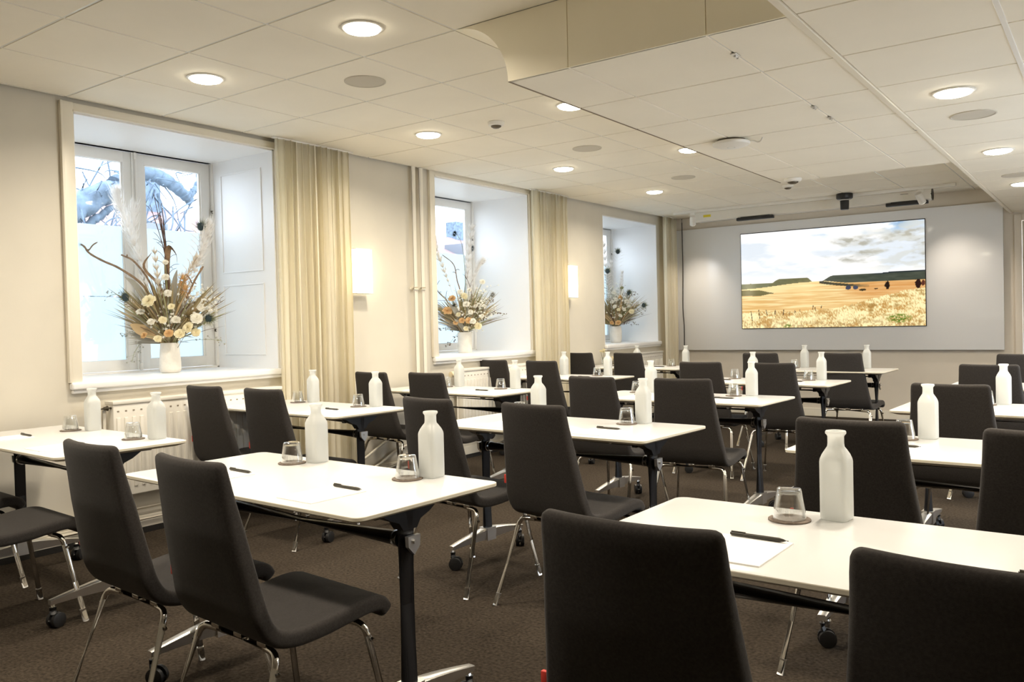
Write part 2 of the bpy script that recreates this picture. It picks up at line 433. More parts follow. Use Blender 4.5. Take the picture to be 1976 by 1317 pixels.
# door beside the board
d = empty('door_1', (0, FRONT, 0)); tag(d, 'cream door with casing at the right end of the front wall', 'door', kind='structure')
bm = NB(); box(bm, 4.02, 4.09, -0.03, 0.0, 0, 2.30, .004); box(bm, 4.95, 5.02, -0.03, 0, 0, 2.30, .004); box(bm, 4.09, 4.95, -0.03, 0, 2.23, 2.30, .004)
obj('casing', bm, M['front_wall'], d)
bm = NB(); box(bm, 4.09, 4.95, 0.02, 0.06, 0.01, 2.23, .003); obj('door_leaf', bm, M['front_wall'], d)
bm = NB(); tube(bm, round_corner([(4.16, 0.02, 1.03), (4.16, -0.04, 1.03), (4.28, -0.04, 1.03)], .015), .009, 8); obj('handle', bm, M['chrome'], d)

# ------------------------------------------------------------------ curtains
def curtain(y0, y1, label, seed, x=0.10):
    r = random.Random(seed); bm = NB(); n = int((y1 - y0) / 0.0045); rows = 14
    ph = [r.uniform(-.5, .5) for _ in range(40)]
    ring = []
    for j in range(rows + 1):
        z = HU - 0.012 - (HU - 0.03) * j / rows; row = []
        for i in range(n + 1):
            t = i / n; k = t * (y1 - y0) / 0.056
            fl = 0.027 + 0.008 * math.sin(2.3 * k + seed) + 0.006 * math.sin(j * .35 + k)
            dx = fl * math.sin(2 * PI * k + 0.5 * math.sin(1.7 * k + ph[int(k) % 40]) + 0.05 * j * math.sin(k * .9))
            dy = 0.008 * math.sin(4 * PI * k + .6)
            row.append(bm.verts.new((x + dx, y0 + t * (y1 - y0) + dy, z)))
        ring.append(row)
    for a, b in zip(ring, ring[1:]):
        for i in range(n): bm.faces.new((a[i], a[i + 1], b[i + 1], b[i]))
    bmesh.ops.solidify(bm, geom=bm.faces[:], thickness=0.002)
    o = empty('curtain', (0, 0, 0)); tag(o, label, 'curtain', 'cream curtains')
    obj('cloth', bm, M['curtain'], o, angle=180)
    bm = NB(); box(bm, x - .012, x + .012, y0 - .02, y1 + .02, HU - .014, HU - .001, .003); obj('rail', bm, M['white_plastic'], o)
    return o
curtain(3.845, 4.57, 'cream pleated floor-length curtain between the nearest window and the square wall lamp', 3)
curtain(7.05, 7.72, 'cream pleated curtain right of the middle window', 5)
curtain(10.10, 10.46, 'narrow cream curtain in the corner beside the display board', 8)

# ------------------------------------------------------------------ radiators and pipes
def radiator(y0, y1, label, z0=0.27, z1=0.842, knob=True):
    t = empty('radiator', (0, y0, 0)); L = y1 - y0; tag(t, label, 'radiator', 'radiators under the windows')
    bm = NB(); box(bm, 0.03, 0.115, 0, L, z0, z1 - .02, .008)
    n = int(L / 0.048)
    for k in range(n): 
        y = 0.03 + k * (L - .06) / max(1, n - 1)
        box(bm, 0.113, 0.122, y - .012, y + .012, z0 + .05, z1 - .10, .004)
    obj('panel', bm, M['white_gloss'], t)
    bm = NB(); box(bm, 0.026, 0.122, -.004, L + .004, z1 - .022, z1, .004); obj('top_cover', bm, M['white_gloss'], t)
    bm = NB()
    for k in range(n):
        y = 0.03 + k * (L - .06) / max(1, n - 1); box(bm, 0.114, 0.1165, y - .006, y + .006, z1 - .066, z1 - .058)
    tag(obj('vent_slots', bm, M['slot'], t, smooth=False), kind='stuff')
    bm = NB()
    for y in (.12, L - .12): box(bm, 0.0, .04, y - .02, y + .02, z0 + .08, z0 + .12); box(bm, 0, .04, y - .02, y + .02, z1 - .14, z1 - .10)
    obj('bracket', bm, M['white_gloss'], t)
    bm = NB(); tube(bm, round_corner([(0.07, -.03, z1 - .05), (0.07, -.03, z0 - .02), (0.05, -.03, .17)], .03), .010, 8); obj('feed_pipe', bm, M['pipe'], t)
    if knob:
        bm = NB(); cyl(bm, (0.09, -.055, z1 - .04), (0, 1, 0), .016, .07, 16); cyl(bm, (0.09, -.015, z1 - .04), (0, 1, 0), .011, .05, 12)
        v = obj('valve', bm, M['brass'], t)
        bm = NB(); tube(bm, [(0.09, -.145, z1 - .04), (0.09, -.14, z1 - .04), (0.09, -.09, z1 - .04), (0.09, -.085, z1 - .04)], [.022, .026, .028, .024], 20)
        obj('thermostat_knob', bm, M['cream_plastic'], v)
    return t
radiator(2.60, 3.83, 'cream panel radiator under the nearest window, thermostat knob at its near end')
radiator(5.86, 7.02, 'cream panel radiator under the middle window')
radiator(8.80, 9.98, 'cream panel radiator under the farthest window')
def pipe(pts, label, r=.0105):
    bm = NB(); tube(bm, round_corner(pts, .10, 8), r, 10); tag(obj('heating_pipe', bm, M['pipe']), label, 'pipe', 'heating pipes')
pipe([(.045, 2.2, .165), (.045, 4.62, .165), (.045, 4.98, .325), (.045, 10.3, .325)], 'upper cream heating pipe along the foot of the window wall')
pipe([(.045, 2.2, .095), (.045, 4.78, .095), (.045, 5.10, .235), (.045, 10.3, .235)], 'lower cream heating pipe along the foot of the window wall')
for y, l in ((5.345, 'cream vertical heating pipe nearer the square wall lamp'), (5.44, 'cream vertical heating pipe nearer the middle window')):
    p = empty('heating_pipe', (.042, y, 0)); tag(p, l, 'pipe', 'heating pipes')
    bm = NB(); tube(bm, [(0, 0, .33), (0, 0, HU - .002)], .019, 16); obj('pipe', bm, M['pipe'], p)
    bm = NB(); cyl(bm, (0, 0, 1.57), (0, 0, 1), .023, .022, 16); cyl(bm, (-.02, -.022, 1.57), (0, 1, 0), .008, .045, 10); box(bm, -.042, -.01, -.008, .008, 1.56, 1.58)
    obj('bracket', bm, M['pipe'], p)
# black cable in the corner
bm = NB(); tube(bm, smooth_path([(.16, 10.545, HU - .01), (.158, 10.55, 2.3), (.165, 10.54, 1.9), (.15, 10.55, 1.4), (.17, 10.535, 1.15), (.16, 10.55, .8), (.17, 10.54, .02)], 5), .006, 6)
tag(obj('cable', bm, M['rubber']), 'black cable hanging down in the corner beside the board', 'cable')

# ------------------------------------------------------------------ sconces
def sconce(y0, y1, z0, z1, label):
    t = empty('wall_lamp', (0, (y0 + y1) / 2, z0)); tag(t, label, 'wall lamp', 'glowing wall lamps'); w = (y1 - y0) / 2; h = z1 - z0
    bm = NB(); box(bm, 0, .03, -w + .02, w - .02, .02, h - .02, .003); obj('back_plate', bm, M['white_plastic'], t)
    bm = NB(); box(bm, .03, .10, -w, w, 0.006, h - .006, .006); obj('shade', bm, M['sconce'], t)
    bm = NB(); box(bm, .02, .104, -w - .003, w + .003, h - .008, h, .002); obj('top_rim', bm, M['white_plastic'], t)
    bm = NB(); box(bm, .02, .104, -w - .003, w + .003, 0, .008, .002); obj('bottom_rim', bm, M['white_plastic'], t)
sconce(4.60, 4.775, 1.51, 1.87, 'square glowing wall lamp between curtain and heating pipes')
sconce(7.745, 7.92, 1.51, 1.87, 'glowing wall lamp seen edge-on past the second curtain')

# ------------------------------------------------------------------ chairs
def section(bm, y, z, ny, nz, w, t, n=10, cv=0.0):
    """rounded-rectangle ring; (ny,nz) = thickness direction in the y-z plane; cv curves the side edges forward"""
    out = []; r = min(t * 0.42, 0.016); hw, ht = w / 2 - r, t / 2 - r; pts = []
    for cx, cz, a0 in ((hw, ht, 0), (-hw, ht, 90), (-hw, -ht, 180), (hw, -ht, 270)):
        for k in range(5):
            a = math.radians(a0 + 90 * k / 4); pts.append((cx + r * math.cos(a), cz + r * math.sin(a)))
        # points along the long sides
        if a0 == 0: pts += [(hw - 2 * hw * q / 8, ht + r) for q in range(1, 8)]
        if a0 == 180: pts += [(-hw + 2 * hw * q / 8, -ht - r) for q in range(1, 8)]
    for px, pz in pts:
        off = cv * px * px
        out.append(bm.verts.new((px, y + ny * (pz + off), z + nz * (pz + off))))
    return out

def loft(bm, rings):
    for a, b in zip(rings, rings[1:]):
        n = len(a)
        for k in range(n): bm.faces.new((a[k], a[(k + 1) % n], b[(k + 1) % n], b[k]))
    bm.faces.new(list(reversed(rings[0]))); bm.faces.new(rings[-1])

def make_chair():
    t = empty('chair')
    raw = smooth_path([(-.262, .905, 0), (-.238, .79, 0), (-.212, .67, 0), (-.184, .55, 0), (-.164, .480, 0), (-.128, .428, 0), (-.065, .408, 0), (.03, .410, 0), (.11, .420, 0), (.19, .428, 0), (.238, .420, 0), (.260, .396, 0)], 6)
    L = [0]
    for a, b in zip(raw, raw[1:]): L.append(L[-1] + (b - a).length)
    tot = L[-1]
    stations = []
    for i, p in enumerate(raw):
        d = (raw[min(i + 1, len(raw) - 1)] - raw[max(i - 1, 0)]).normalized()
        nrm = (-d.y, d.x)                     # left of travel: towards the sitter
        if nrm[1] < -0.3 or (p.y > .5 and nrm[0] < 0): nrm = (-nrm[0], -nrm[1])
        s = L[i]
        w = .350 + (.438 - .350) * min(1, s / .43) ** 1.5
        th = .030 + .018 * min(1, s / .2)
        if s > tot - .14: w -= .02 * ((s - tot + .14) / .14) ** 2
        cv = .55 * max(0, 1 - s / .45)
        stations.append([p.x, p.y, nrm[0], nrm[1], w, th, cv, s])
    def ringset(sts): return sts
    # rounded top edge
    a = stations[0]; top = []
    dd = Vector((stations[1][0] - a[0], stations[1][1] - a[1])).normalized()
    for k, (off, wk, tk) in enumerate(((.0, .040, .3), (.003, .022, .65), (.008, .009, .88), (.016, .002, 1.0))):
        top.append([a[0] + dd.x * off, a[1] + dd.y * off, a[2], a[3], a[4] - wk, a[5] * tk, a[6], off])
    back = top + [s for s in stations if s[7] > .02]
    cut = next(i for i, s in enumerate(back) if s[0] > -.115)
    e = stations[-1]
    front = []
    dd = Vector((e[0] - stations[-2][0], e[1] - stations[-2][1])).normalized()
    for off, wk, tk in ((.004, .006, .92), (.009, .022, .7), (.012, .045, .4)): front.append([e[0] + dd.x * off, e[1] + dd.y * off, e[2], e[3], e[4] - wk, e[5] * tk, 0, 9])
    bm = NB(); loft(bm, [section(bm, *s[:6], cv=s[6]) for s in back[:cut + 1]]); obj('backrest', bm, M['fabric'], t, angle=50)
    bm = NB(); loft(bm, [section(bm, *s[:6], cv=s[6]) for s in back[cut:] + front]); obj('seat', bm, M['fabric'], t, angle=50)
    # chrome legs; each pair meets in a rail under the seat
    for sy, yt, yf, nm in ((-1, -.105, -.245, 'rear_rail'), (1, .165, .245, 'front_rail')):
        zr = .376
        for sx in (-1, 1):
            bm = NB()
            pts = round_corner([(sx * .245, yf, .008), (sx * .198, yt + sy * .012, zr), (sx * .12, yt, zr)], .05, 6)
            tube(bm, pts, .0105, 12)
            o = obj('leg', bm, M['chrome'], t)
            bm = NB(); d = (Vector((sx * .198, yt + sy * .012, zr)) - Vector((sx * .245, yf, .0))).normalized()
            p0 = Vector((sx * .245, yf, .0)); tube(bm, [p0, p0 + d * .055], .0125, 12); obj('foot_cap', bm, M['alu'], o)
            bm = NB(); q = Vector((sx * .203, yt + sy * .022, zr - .035)); tube(bm, [q, q + Vector((sx * .016, sy * .004, -.012))], .007, 8); obj('stacking_bumper', bm, M['chrome'], o)
        bm = NB(); tube(bm, [(-.13, yt, zr), (.13, yt, zr)], .0104, 12)
        for sx in (-.12, 0, .12): box(bm, sx - .02, sx + .02, yt - .014, yt + .014, zr + .004, zr + .018, .002)
        obj(nm, bm, M['chrome'], t)
    bm = NB(); box(bm, -.219, -.205, -.197, -.187, .54, .578, .0015); obj('label_tab', bm, M['red'], t)
    return t

# ------------------------------------------------------------------ tables
def make_table():
    t = empty('folding_table')
    W, D = .635, .30
    bm = NB()
    def rr(w, d, r):
        out = []
        for cx, cy, a0 in ((w - r, d - r, 0), (-w + r, d - r, 90), (-w + r, -d + r, 180), (w - r, -d + r, 270)):
            for k in range(7): a = math.radians(a0 + 15 * k); out.append((cx + r * math.cos(a), cy + r * math.sin(a)))
        return out
    levels = [(-.004, .7400, 0), (-.001, .7392, 0), (0, .7375, 1), (0, .729, 1), (-.004, .7255, 1), (-.028, .7165, 1)]
    rings = [[bm.verts.new((x, y, z)) for x, y in rr(W + o, D + o, .03)] for o, z, m in levels]
    n = len(rings[0])
    for (a, b), lv in zip(zip(rings, rings[1:]), levels[1:]):
        for k in range(n): bm.faces.new((a[k], a[(k + 1) % n], b[(k + 1) % n], b[k])).material_index = lv[2]
    bm.faces.new(rings[0]).material_index = 0; bm.faces.new(list(reversed(rings[-1]))).material_index = 1
    obj('tabletop', bm, [M['table'], M['table_edge']], t, angle=30)
    for sx in (-1, 1):
        X = sx * .505
        bm = NB(); tube(bm, [(X, 0, .105), (X, 0, .70)], .026, 20, squash=1.1); post = obj('post', bm, M['black_metal'], t)
        bm = NB()                                   # flared cast head under the top
        prof = [(-.135, .7165), (.135, .7165), (.128, .704), (.085, .676), (.045, .660), (.028, .635), (-.028, .635), (-.045, .660), (-.085, .676), (-.128, .704)]
        prism(bm, prof, 'x', X - .022, X + .022); prism(bm, [(-.16, .7165), (.16, .7165), (.16, .706), (-.16, .706)], 'x', X - .05, X + .05)
        obj('head_bracket', bm, M['black_metal'], t, angle=30)
        bm = NB(); prism(bm, [(-.026, .618), (.026, .618), (.024, .585), (0, .560), (-.024, .585)], 'x', X + sx * .024, X + sx * .038); cyl(bm, (X + sx * .040, 0, .60), (1, 0, 0), .008, .01, 12)
        obj('latch', bm, M['alu'], t, angle=30)
        bm = NB(); cyl(bm, (X - sx * .03, 0, .60), (1, 0, 0), .027, .02, 20); obj('collar', bm, M['alu'], t)
        bm = NB()                                   # cast aluminium T-foot
        prism(bm, [(-.034, .098), (.034, .098), (.036, .165), (-.036, .165)], 'x', X - .03, X + .03)
        for sy in (-1, 1):
            st = []
            for q in range(7):
                u = q / 6; y = sy * (.03 + .255 * u); zt = .162 - .040 * u ** 1.3; th = .058 - .038 * u; wd = .052 - .020 * u
                st.append([bm.verts.new((X + a * wd / 2, y, zt - b * th)) for a, b in ((-1, 0.1), (-.7, 0), (.7, 0), (1, .1), (.8, 1), (-.8, 1))])
            for a, b in zip(st, st[1:]):
                for k in range(6): bm.faces.new((a[k], a[(k + 1) % 6], b[(k + 1) % 6], b[k]))
            bm.faces.new(st[0]); bm.faces.new(list(reversed(st[-1])))
        obj('foot', bm, M['alu'], t, angle=35)
        for sy in (-1, 1):
            cx, cy = X, sy * .272
            bm = NB(); ang = .5 + .7 * sx + .9 * sy; ax = Vector((math.cos(ang), math.sin(ang), 0)); off = Vector((-ax.y, ax.x, 0)) * .014
            c = Vector((cx, cy, .032)) + off
            for s in (-1, 1):
                p = c + ax * s * .0145
                tube(bm, [p - ax * .010, p - ax * .008, p + ax * .008, p + ax * .010], [.027, .032, .032, .027], 24)
            obj('caster', bm, M['rubber'], t, angle=35)
            bm = NB(); tube(bm, [c - ax * .006, c + ax * .006], .034, 20); cyl(bm, (cx, cy, .075), (0, 0, 1), .014, .03, 14)
            obj('caster_hood', bm, M['rubber'], t, angle=35)
            bm = NB(); cyl(bm, (cx, cy, .103), (0, 0, 1), .008, .034, 12); obj('caster_stem', bm, M['chrome'], t)
    bm = NB(); tube(bm, [(-.49, 0, .60), (.49, 0, .60)], .024, 20); obj('crossbar', bm, M['black_metal'], t)
    bm = NB(); tube(bm, [(-.47, -.085, .685), (.47, -.085, .685)], .006, 8)
    for sx in (-1, 1): box(bm, sx * .47 - .012, sx * .47 + .012, -.10, -.07, .675, .7165)
    obj('release_rod', bm, M['black_metal'], t)
    bm = NB()
    for sx in (-1, 1): cyl(bm, (sx * .36, -.11, .697), (0, 1, 0), .010, .035, 12); box(bm, sx * .30 - .03, sx * .30 + .03, -.12, -.08, .704, .717, .003)
    obj('release_handle', bm, M['alu'], t)
    return t

def make_bottle():
    """square-shouldered frosted bottle, flared lip; wall closed on the inside"""
    bm = NB(); n = 32
    def ring(r, z, sq):
        out = []
        for k in range(n):
            a = 2 * PI * k / n; c, s = math.cos(a), math.sin(a); e = 2 + 3.2 * sq
            q = (abs(c) ** e + abs(s) ** e) ** (-1 / e); out.append(bm.verts.new((r * q * c, r * q * s, z)))
        return out
    prof = [(.026, .0, 1), (.0325, .0015, 1), (.0345, .006, 1), (.0345, .145, 1), (.0335, .152, .9), (.030, .163, .6), (.0245, .174, .3), (.0205, .182, 0), (.0195, .19, 0), (.0195, .207, 0), (.0215, .211, 0), (.0245, .214, 0), (.0248, .218, 0), (.0235, .221, 0), (.0205, .2215, 0), (.0175, .219, 0), (.0172, .19, 0), (.022, .172, .3), (.0305, .148, .9), (.0315, .14, 1), (.0315, .016, 1), (.026, .012, 1)]
    rings = [ring(*p) for p in prof]
    for a, b in zip(rings, rings[1:]):
        for k in range(n): bm.faces.new((a[k], a[(k + 1) % n], b[(k + 1) % n], b[k]))
    bm.faces.new(list(reversed(rings[0]))); bm.faces.new(rings[-1])
    return obj('bottle', bm, M['bottle'], angle=50)
def make_glass():
    bm = NB()                                       # tumbler standing upside down
    lathe(bm, [(.0390, .0), (.0400, .0008), (.0400, .004), (.0382, .024), (.0380, .0255), (.0372, .028), (.0305, .070), (.0290, .0745), (.026, .076), (0, .076)], 36)
    lathe(bm, [(.0390, .0), (.0380, .001), (.0378, .006), (.0362, .024), (.0295, .060), (.0270, .0635), (0, .064)], 36)
    return obj('glass', bm, M['glass'], angle=40)
def make_coaster():
    bm = NB(); lathe(bm, [(0, 0), (.050, 0), (.0515, .001), (.0515, .0035), (.050, .0045), (0, .0045)], 40)
    return obj('coaster', bm, M['coaster'])
def make_pen():
    t = empty('pen')
    bm = NB(); tube(bm, [(-.066, 0, .0052), (-.064, 0, .0052), (.048, 0, .0052), (.060, 0, .0052)], [.0035, .0045, .0050, .0030], 12); obj('barrel', bm, M['pen'], t)
    bm = NB(); tube(bm, [(.060, 0, .0052), (.068, 0, .0052), (.070, 0, .0052)], [.0026, .0012, .0006], 10); obj('tip', bm, M['pen_tip'], t)
    bm = NB(); box(bm, -.062, -.03, -.0015, .0015, .010, .0115); box(bm, -.064, -.060, -.0015, .0015, .006, .0115); obj('clip', bm, M['pen'], t)
    return t
def make_pad():
    bm = NB(); box(bm, -.082, .082, -.105, .105, 0, .003)
    return obj('notepad', bm, M['paper'], smooth=False)

TAB = {  # centre x, y, rotation deg; row order 1..5 from the camera
 'A': [(.767, 1.985, -2.6), (.715, 3.565, -4.0), (.735, 5.03, -3.0), (.70, 6.575, -2.5), (.66, 8.19, -2.0)],
 'B': [(2.673, 1.862, -2.4), (2.70, 3.475, -3.2), (2.625, 5.07, -2.0), (2.60, 6.55, -1.5), (2.63, 8.14, -1.0)],
 'C': [(4.535, 1.90, -1.0), (4.53, 3.47, -1.0), (4.585, 5.01, -1.5), (4.60, 6.58, -1.0), (4.60, 8.10, -1.0)]}
ROW = ['nearest', 'second', 'third', 'fourth', 'farthest']
CW = {'A': 'along the windows', 'B': 'in the middle column', 'C': 'in the right-hand column'}
CHAIR = {
 'A': [[(.285, 1.665, -4), (1.03, 1.585, -4)], [(.345, 3.30, 0), (.955, 3.28, -2)], [(.39, 4.70, -4), (.895, 4.75, -3)], [(.17, 6.51, -5), (.775, 6.43, -5)], [(.155, 8.09, -4), (.755, 8.09, -5)]],
 'B': [[(2.335, 1.575, -4), (2.92, 1.545, -5)], [(2.325, 3.185, -9), (2.96, 3.13, -7)], [(2.32, 4.70, -7), (2.885, 4.70, 3)], [(2.25, 6.46, 0), (2.84, 6.41, -1)], [(2.185, 8.07, -5), (2.93, 8.09, -5)]],
 'C': [[(4.245, 1.51, 0), (4.79, 1.52, -2)], [(4.225, 3.10, -3), (4.785, 3.03, -1)], [(4.295, 4.71, -5), None], [(4.27, 6.43, -5), None], [(4.31, 7.97, 0), None]]}
# local x of bottle and glass for the two seats (window side, aisle side)
DRESS = {
 'A': [((-.20, -.30), (.45, .36)), ((-.28, -.36), (.37, .28)), ((-.20, None), (.39, .30)), ((-.12, None), (.375, .30)), ((-.13, None), (.47, .33))],
 'B': [((-.215, -.276), (.385, .34)), ((-.33, None), (.32, .265)), ((-.37, None), (.365, .27)), ((-.14, -.27), (.42, .34)), ((-.22, -.30), (.365, None))],
 'C': [((-.18, -.275), None), ((-.23, None), None), ((-.17, None), None), (None, None), (None, None)]}
chair0 = table0 = bottle0 = glass0 = coaster0 = pen0 = pad0 = None
SEATN = ('window-side', 'aisle-side')
def place(proto, maker, loc, rz, label, cat, group):
    o = maker() if proto is None else copy_tree(proto)
    o.location = loc; o.rotation_euler = (0, 0, rz)
    tag(o, label, cat, group)
    return o
for c in 'ABC':
    for r in range(5):
        tx, ty, ta = TAB[c][r]; ta = math.radians(ta)
        where = '%s table %s' % (ROW[r], CW[c])
        o = place(table0, make_table, (tx, ty, 0), ta, 'white folding table on castors, %s of the five %s' % (ROW[r], CW[c]), 'table', 'white folding tables'); table0 = table0 or o
        for s in (0, 1):
            if CHAIR[c][r][s]:
                x, y, a = CHAIR[c][r][s]
                o = place(chair0, make_chair, (x, y, 0), math.radians(a), 'black chair with chrome legs, %s seat of the %s' % (SEATN[s], where), 'chair', 'black conference chairs'); chair0 = chair0 or o
            def P(lx, ly): return (tx + lx * math.cos(ta) - ly * math.sin(ta), ty + lx * math.sin(ta) + ly * math.cos(ta))
            if c == 'C' and s == 1 and r > 0: continue
            dr = DRESS[c][r][s]
            if dr:
                o = place(bottle0, make_bottle, (*P(dr[0], .245), .7401), ta + .12 * (s - .5), 'frosted white bottle at the %s seat of the %s' % (SEATN[s], where), 'bottle', 'frosted water bottles'); bottle0 = bottle0 or o
            gx = dr[1] if (dr and dr[1] is not None) else (-.27, .32)[s] if not (dr and dr[1] is None) else dr[0] - .075
            gy = .175
            if not (c == 'C' and r > 1 and s == 0 and r > 2):
                o = place(coaster0, make_coaster, (*P(gx, gy), .7401), ta, 'round dark coaster under the glass, %s seat of the %s' % (SEATN[s], where), 'coaster', 'dark round coasters'); coaster0 = coaster0 or o
                o = place(glass0, make_glass, (*P(gx, gy), .7447), ta, 'upturned clear glass at the %s seat of the %s' % (SEATN[s], where), 'glass', 'upturned water glasses'); glass0 = glass0 or o
            px = (-.275, .30)[s]
            o = place(pad0, make_pad, (*P(px, -.148), .7401), ta, 'white notepad at the %s seat of the %s' % (SEATN[s], where), 'notepad', 'white notepads'); pad0 = pad0 or o
            o = place(pen0, make_pen, (*P(px + .005, -.052), .7431), ta - .02, 'black pen on the %s notepad of the %s' % (SEATN[s], where), 'pen', 'black pens'); pen0 = pen0 or o

# ------------------------------------------------------------------ display board, screen, fixtures over it
t = empty('display_board', (0, FRONT, 0)); tag(t, 'wide pale grey glossy board around the landscape screen on the end wall', 'board')
bm = NB()
B = (.05, 3.919, .826, 2.452); S = (.965, 3.150, 1.100, 2.336)
box(bm, B[0], B[1], -.06, -.02, B[2], B[3], .003); obj('panel', bm, M['board'], t)
bm = NB(); box(bm, B[0] + .1, B[1] - .1, -.021, -.001, B[2] + .1, B[3] - .1); obj('wall_batten', bm, M['dark'], t, smooth=False)
t = empty('display_screen', (0, FRONT - .060, 0)); tag(t, 'large flat screen showing a golden field under a cloudy sky', 'screen')
bm = NB(); box(bm, S[0], S[1], -.012, 0.0, S[2], S[3], .002); obj('bezel', bm, M['rubber'], t)

def screen_colour(u, v):
    """what the screen shows: cloud sky, two flat hills, stubble field, straw in front"""
    def fbm(x, y, o=5, s=0.0): return noise.fractal(Vector((x, y, s)), 1.0, 2.0, o) * .5 + .5
    def mix(a, b, k): k = max(0, min(1, k)); return tuple(p + (q - p) * k for p, q in zip(a, b))
    def ss(a, b, x): x = max(0, min(1, (x - a) / (b - a))); return x * x * (3 - 2 * x)
    hz = .452 + .01 * u
    big = fbm(u * 3.2 + 1.0, v * 6.5, 6, 3.3); fine = fbm(u * 9, v * 17, 5, 8.1)
    sky = mix((.88, .91, .94), (.99, .99, .985), ss(.30, .58, big))
    blue = ss(.86, 1.0, v) * (ss(.35, .55, u) * (1 - ss(.86, .97, u)) * .9 + .25) * ss(.62, .38, big + .3 * fine - .15)
    sky = mix(sky, (.56, .70, .84), blue)
    cl = ss(.46, .64, u + .12 * (fine - .5)) * ss(.60, .68, v) * (1 - ss(.86, .93, v + .1 * (big - .5)))
    shade = ss(.62, .34, fbm(u * 4.2 + 5, v * 8 + 2, 7, 1.0)) * (.35 + .65 * ss(.35, .65, fbm(u * 16, v * 24, 4, 5.0)))
    sky = mix(sky, (.68, .67, .62), cl * shade)
    sky = mix(sky, (.99, .985, .96), (1 - ss(.47, .62, v)) * .9 * (1 - .5 * u))
    sky = mix(sky, (.82, .82, .78), .55 * ss(.55, .9, u) * ss(.50, .60, v) * ss(.58, .4, fine))
    c = sky
    ridge = lambda a, b: ss(a, a + .05, u) * (1 - ss(b - .05, b, u))
    if v < .462 + .012 * fbm(u * 6, 0, 2) and u < .30: c = (.45, .46, .34)
    top = .455 + .050 * ss(.165, .225, u) * (1 - ss(.385, .425, u))
    if .165 < u < .43 and v < top: c = mix((.36, .36, .24), (.47, .46, .30), fbm(u * 30, v * 40, 3))
    field_top = .415 + .048 * ss(0, .42, u) - .0 * u
    right_top = .46 + .055 * ss(.455, .53, u) + .012 * ss(.75, .86, u)
    right_bot = .466 - .03 * ss(.46, .62, u)
    if u > .452 and v < right_top: c = mix((.22, .25, .21), (.33, .35, .30), fbm(u * 14, v * 40, 4)); c = mix(c, (.10, .14, .19), ss(right_top - .02, right_top, v) * ss(.7, .8, u))
    lim = field_top if u < .452 else right_bot
    if v < lim:
        st = fbm(u * 4, v * 60, 4, 2.0)
        c = mix((.88, .70, .43), (.97, .87, .64), ss(.3, .75, st)); c = mix(c, (.99, .90, .66), .7 * ss(.30, .43, v) * (1 - ss(.3, .6, u)))
        c = mix(c, (.80, .50, .26), .45 * ss(.2, .36, v) * ss(.5, .75, u) * (1 - ss(.42, .45, v)))
        if u < .19 and abs(v - .375 + .06 * u) < .026 * (1 - ss(.10, .19, u)) + .004: c = mix(c, (.33, .32, .18), .85)
        road = .455 - .30 * (u - .455) * (1 - .62 * (u - .455)) if u > .455 else 1
        if .455 < u < .72 and abs(v - (.455 - .33 * (u - .455) + .42 * (u - .455) ** 2)) < .010 + .006 * fine: c = mix(c, (.25, .24, .17), .8 * (1 - ss(.6, .72, u)) + .2)
    for tx, ty, w, h, col in ((.812, .395, .014, .040, (.14, .09, .07)), (.965, .40, .016, .045, (.17, .09, .08)), (.99, .405, .01, .03, (.35, .18, .14)), (.610, .388, .016, .022, (.22, .24, .33)), (.648, .386, .014, .020, (.24, .27, .36)), (.685, .362, .02, .012, (.22, .19, .12)), (.755, .366, .01, .006, (.2, .15, .1))):
        if ((u - tx) / w) ** 2 + ((v - ty) / h) ** 2 < .7 + .9 * (fbm(u * 90, v * 60, 3) - .3): c = col
    g = .155 + .02 * fbm(u * 5, 1, 3) + .02 * u + .17 * ss(.45, 1, u)
    if v < g + .03 * (fbm(u * 60, v * 20, 3) - .5):
        st = .55 * fbm(u * 190 + v * 40, v * 40, 3, 4.0) + .45 * fbm(u * 14, v * 16, 5, 4.5); c = mix((.76, .58, .32), (1.0, .94, .72), ss(.30, .60, st))
        c = mix(c, (.60, .45, .22), .6 * ss(.62, .8, fbm(u * 24, v * 22, 4, 6.0)) * ss(.3, .7, u))
        low = 1 - ss(.02, .12, v); c = mix(c, (.62, .47, .28), .55 * low * ss(.4, .7, fbm(u * 90, v * 30, 3, 7)))
        gr = max(0, 1 - ((u - .87) / .07) ** 2 - ((v - .075) / .05) ** 2) + max(0, 1 - ((u - .27) / .025) ** 2 - ((v - .015) / .025) ** 2)
        c = mix(c, (.36, .47, .14), min(1, gr * 1.3) * ss(.35, .6, fbm(u * 80, v * 60, 3, 9)))
    for k, (px, vb, vt, ln) in enumerate(((.062, .075, .18, .008), (.107, .10, .195, .006), (.152, .135, .195, .008), (.198, .14, .19, -.002), (.245, .13, .19, -.004), (.282, .13, .165, 0), (.315, .15, .18, .002), (.342, .16, .185, .0), (.415, .18, .22, -.002), (.43, .17, .205, .003), (.46, .19, .215, -.004))):
        if vb < v < vt and abs(u - px + ln * (v - vb) / (vt - vb)) < .0022: c = (.28, .18, .10)
    return c
NX, NY = 380, 214
bm = NB(); lay = bm.loops.layers.float_color.new('picture')
x0, x1, z0, z1 = S[0] + .008, S[1] - .008, S[2] + .008, S[3] - .010
vg = [[bm.verts.new((x0 + (x1 - x0) * i / NX, -.0128, z0 + (z1 - z0) * j / NY)) for i in range(NX + 1)] for j in range(NY + 1)]
cg = [[screen_colour(i / NX, j / NY) for i in range(NX + 1)] for j in range(NY + 1)]
def lin(c): return tuple((x / 12.92 if x <= .04045 else ((x + .055) / 1.055) ** 2.4) for x in c)
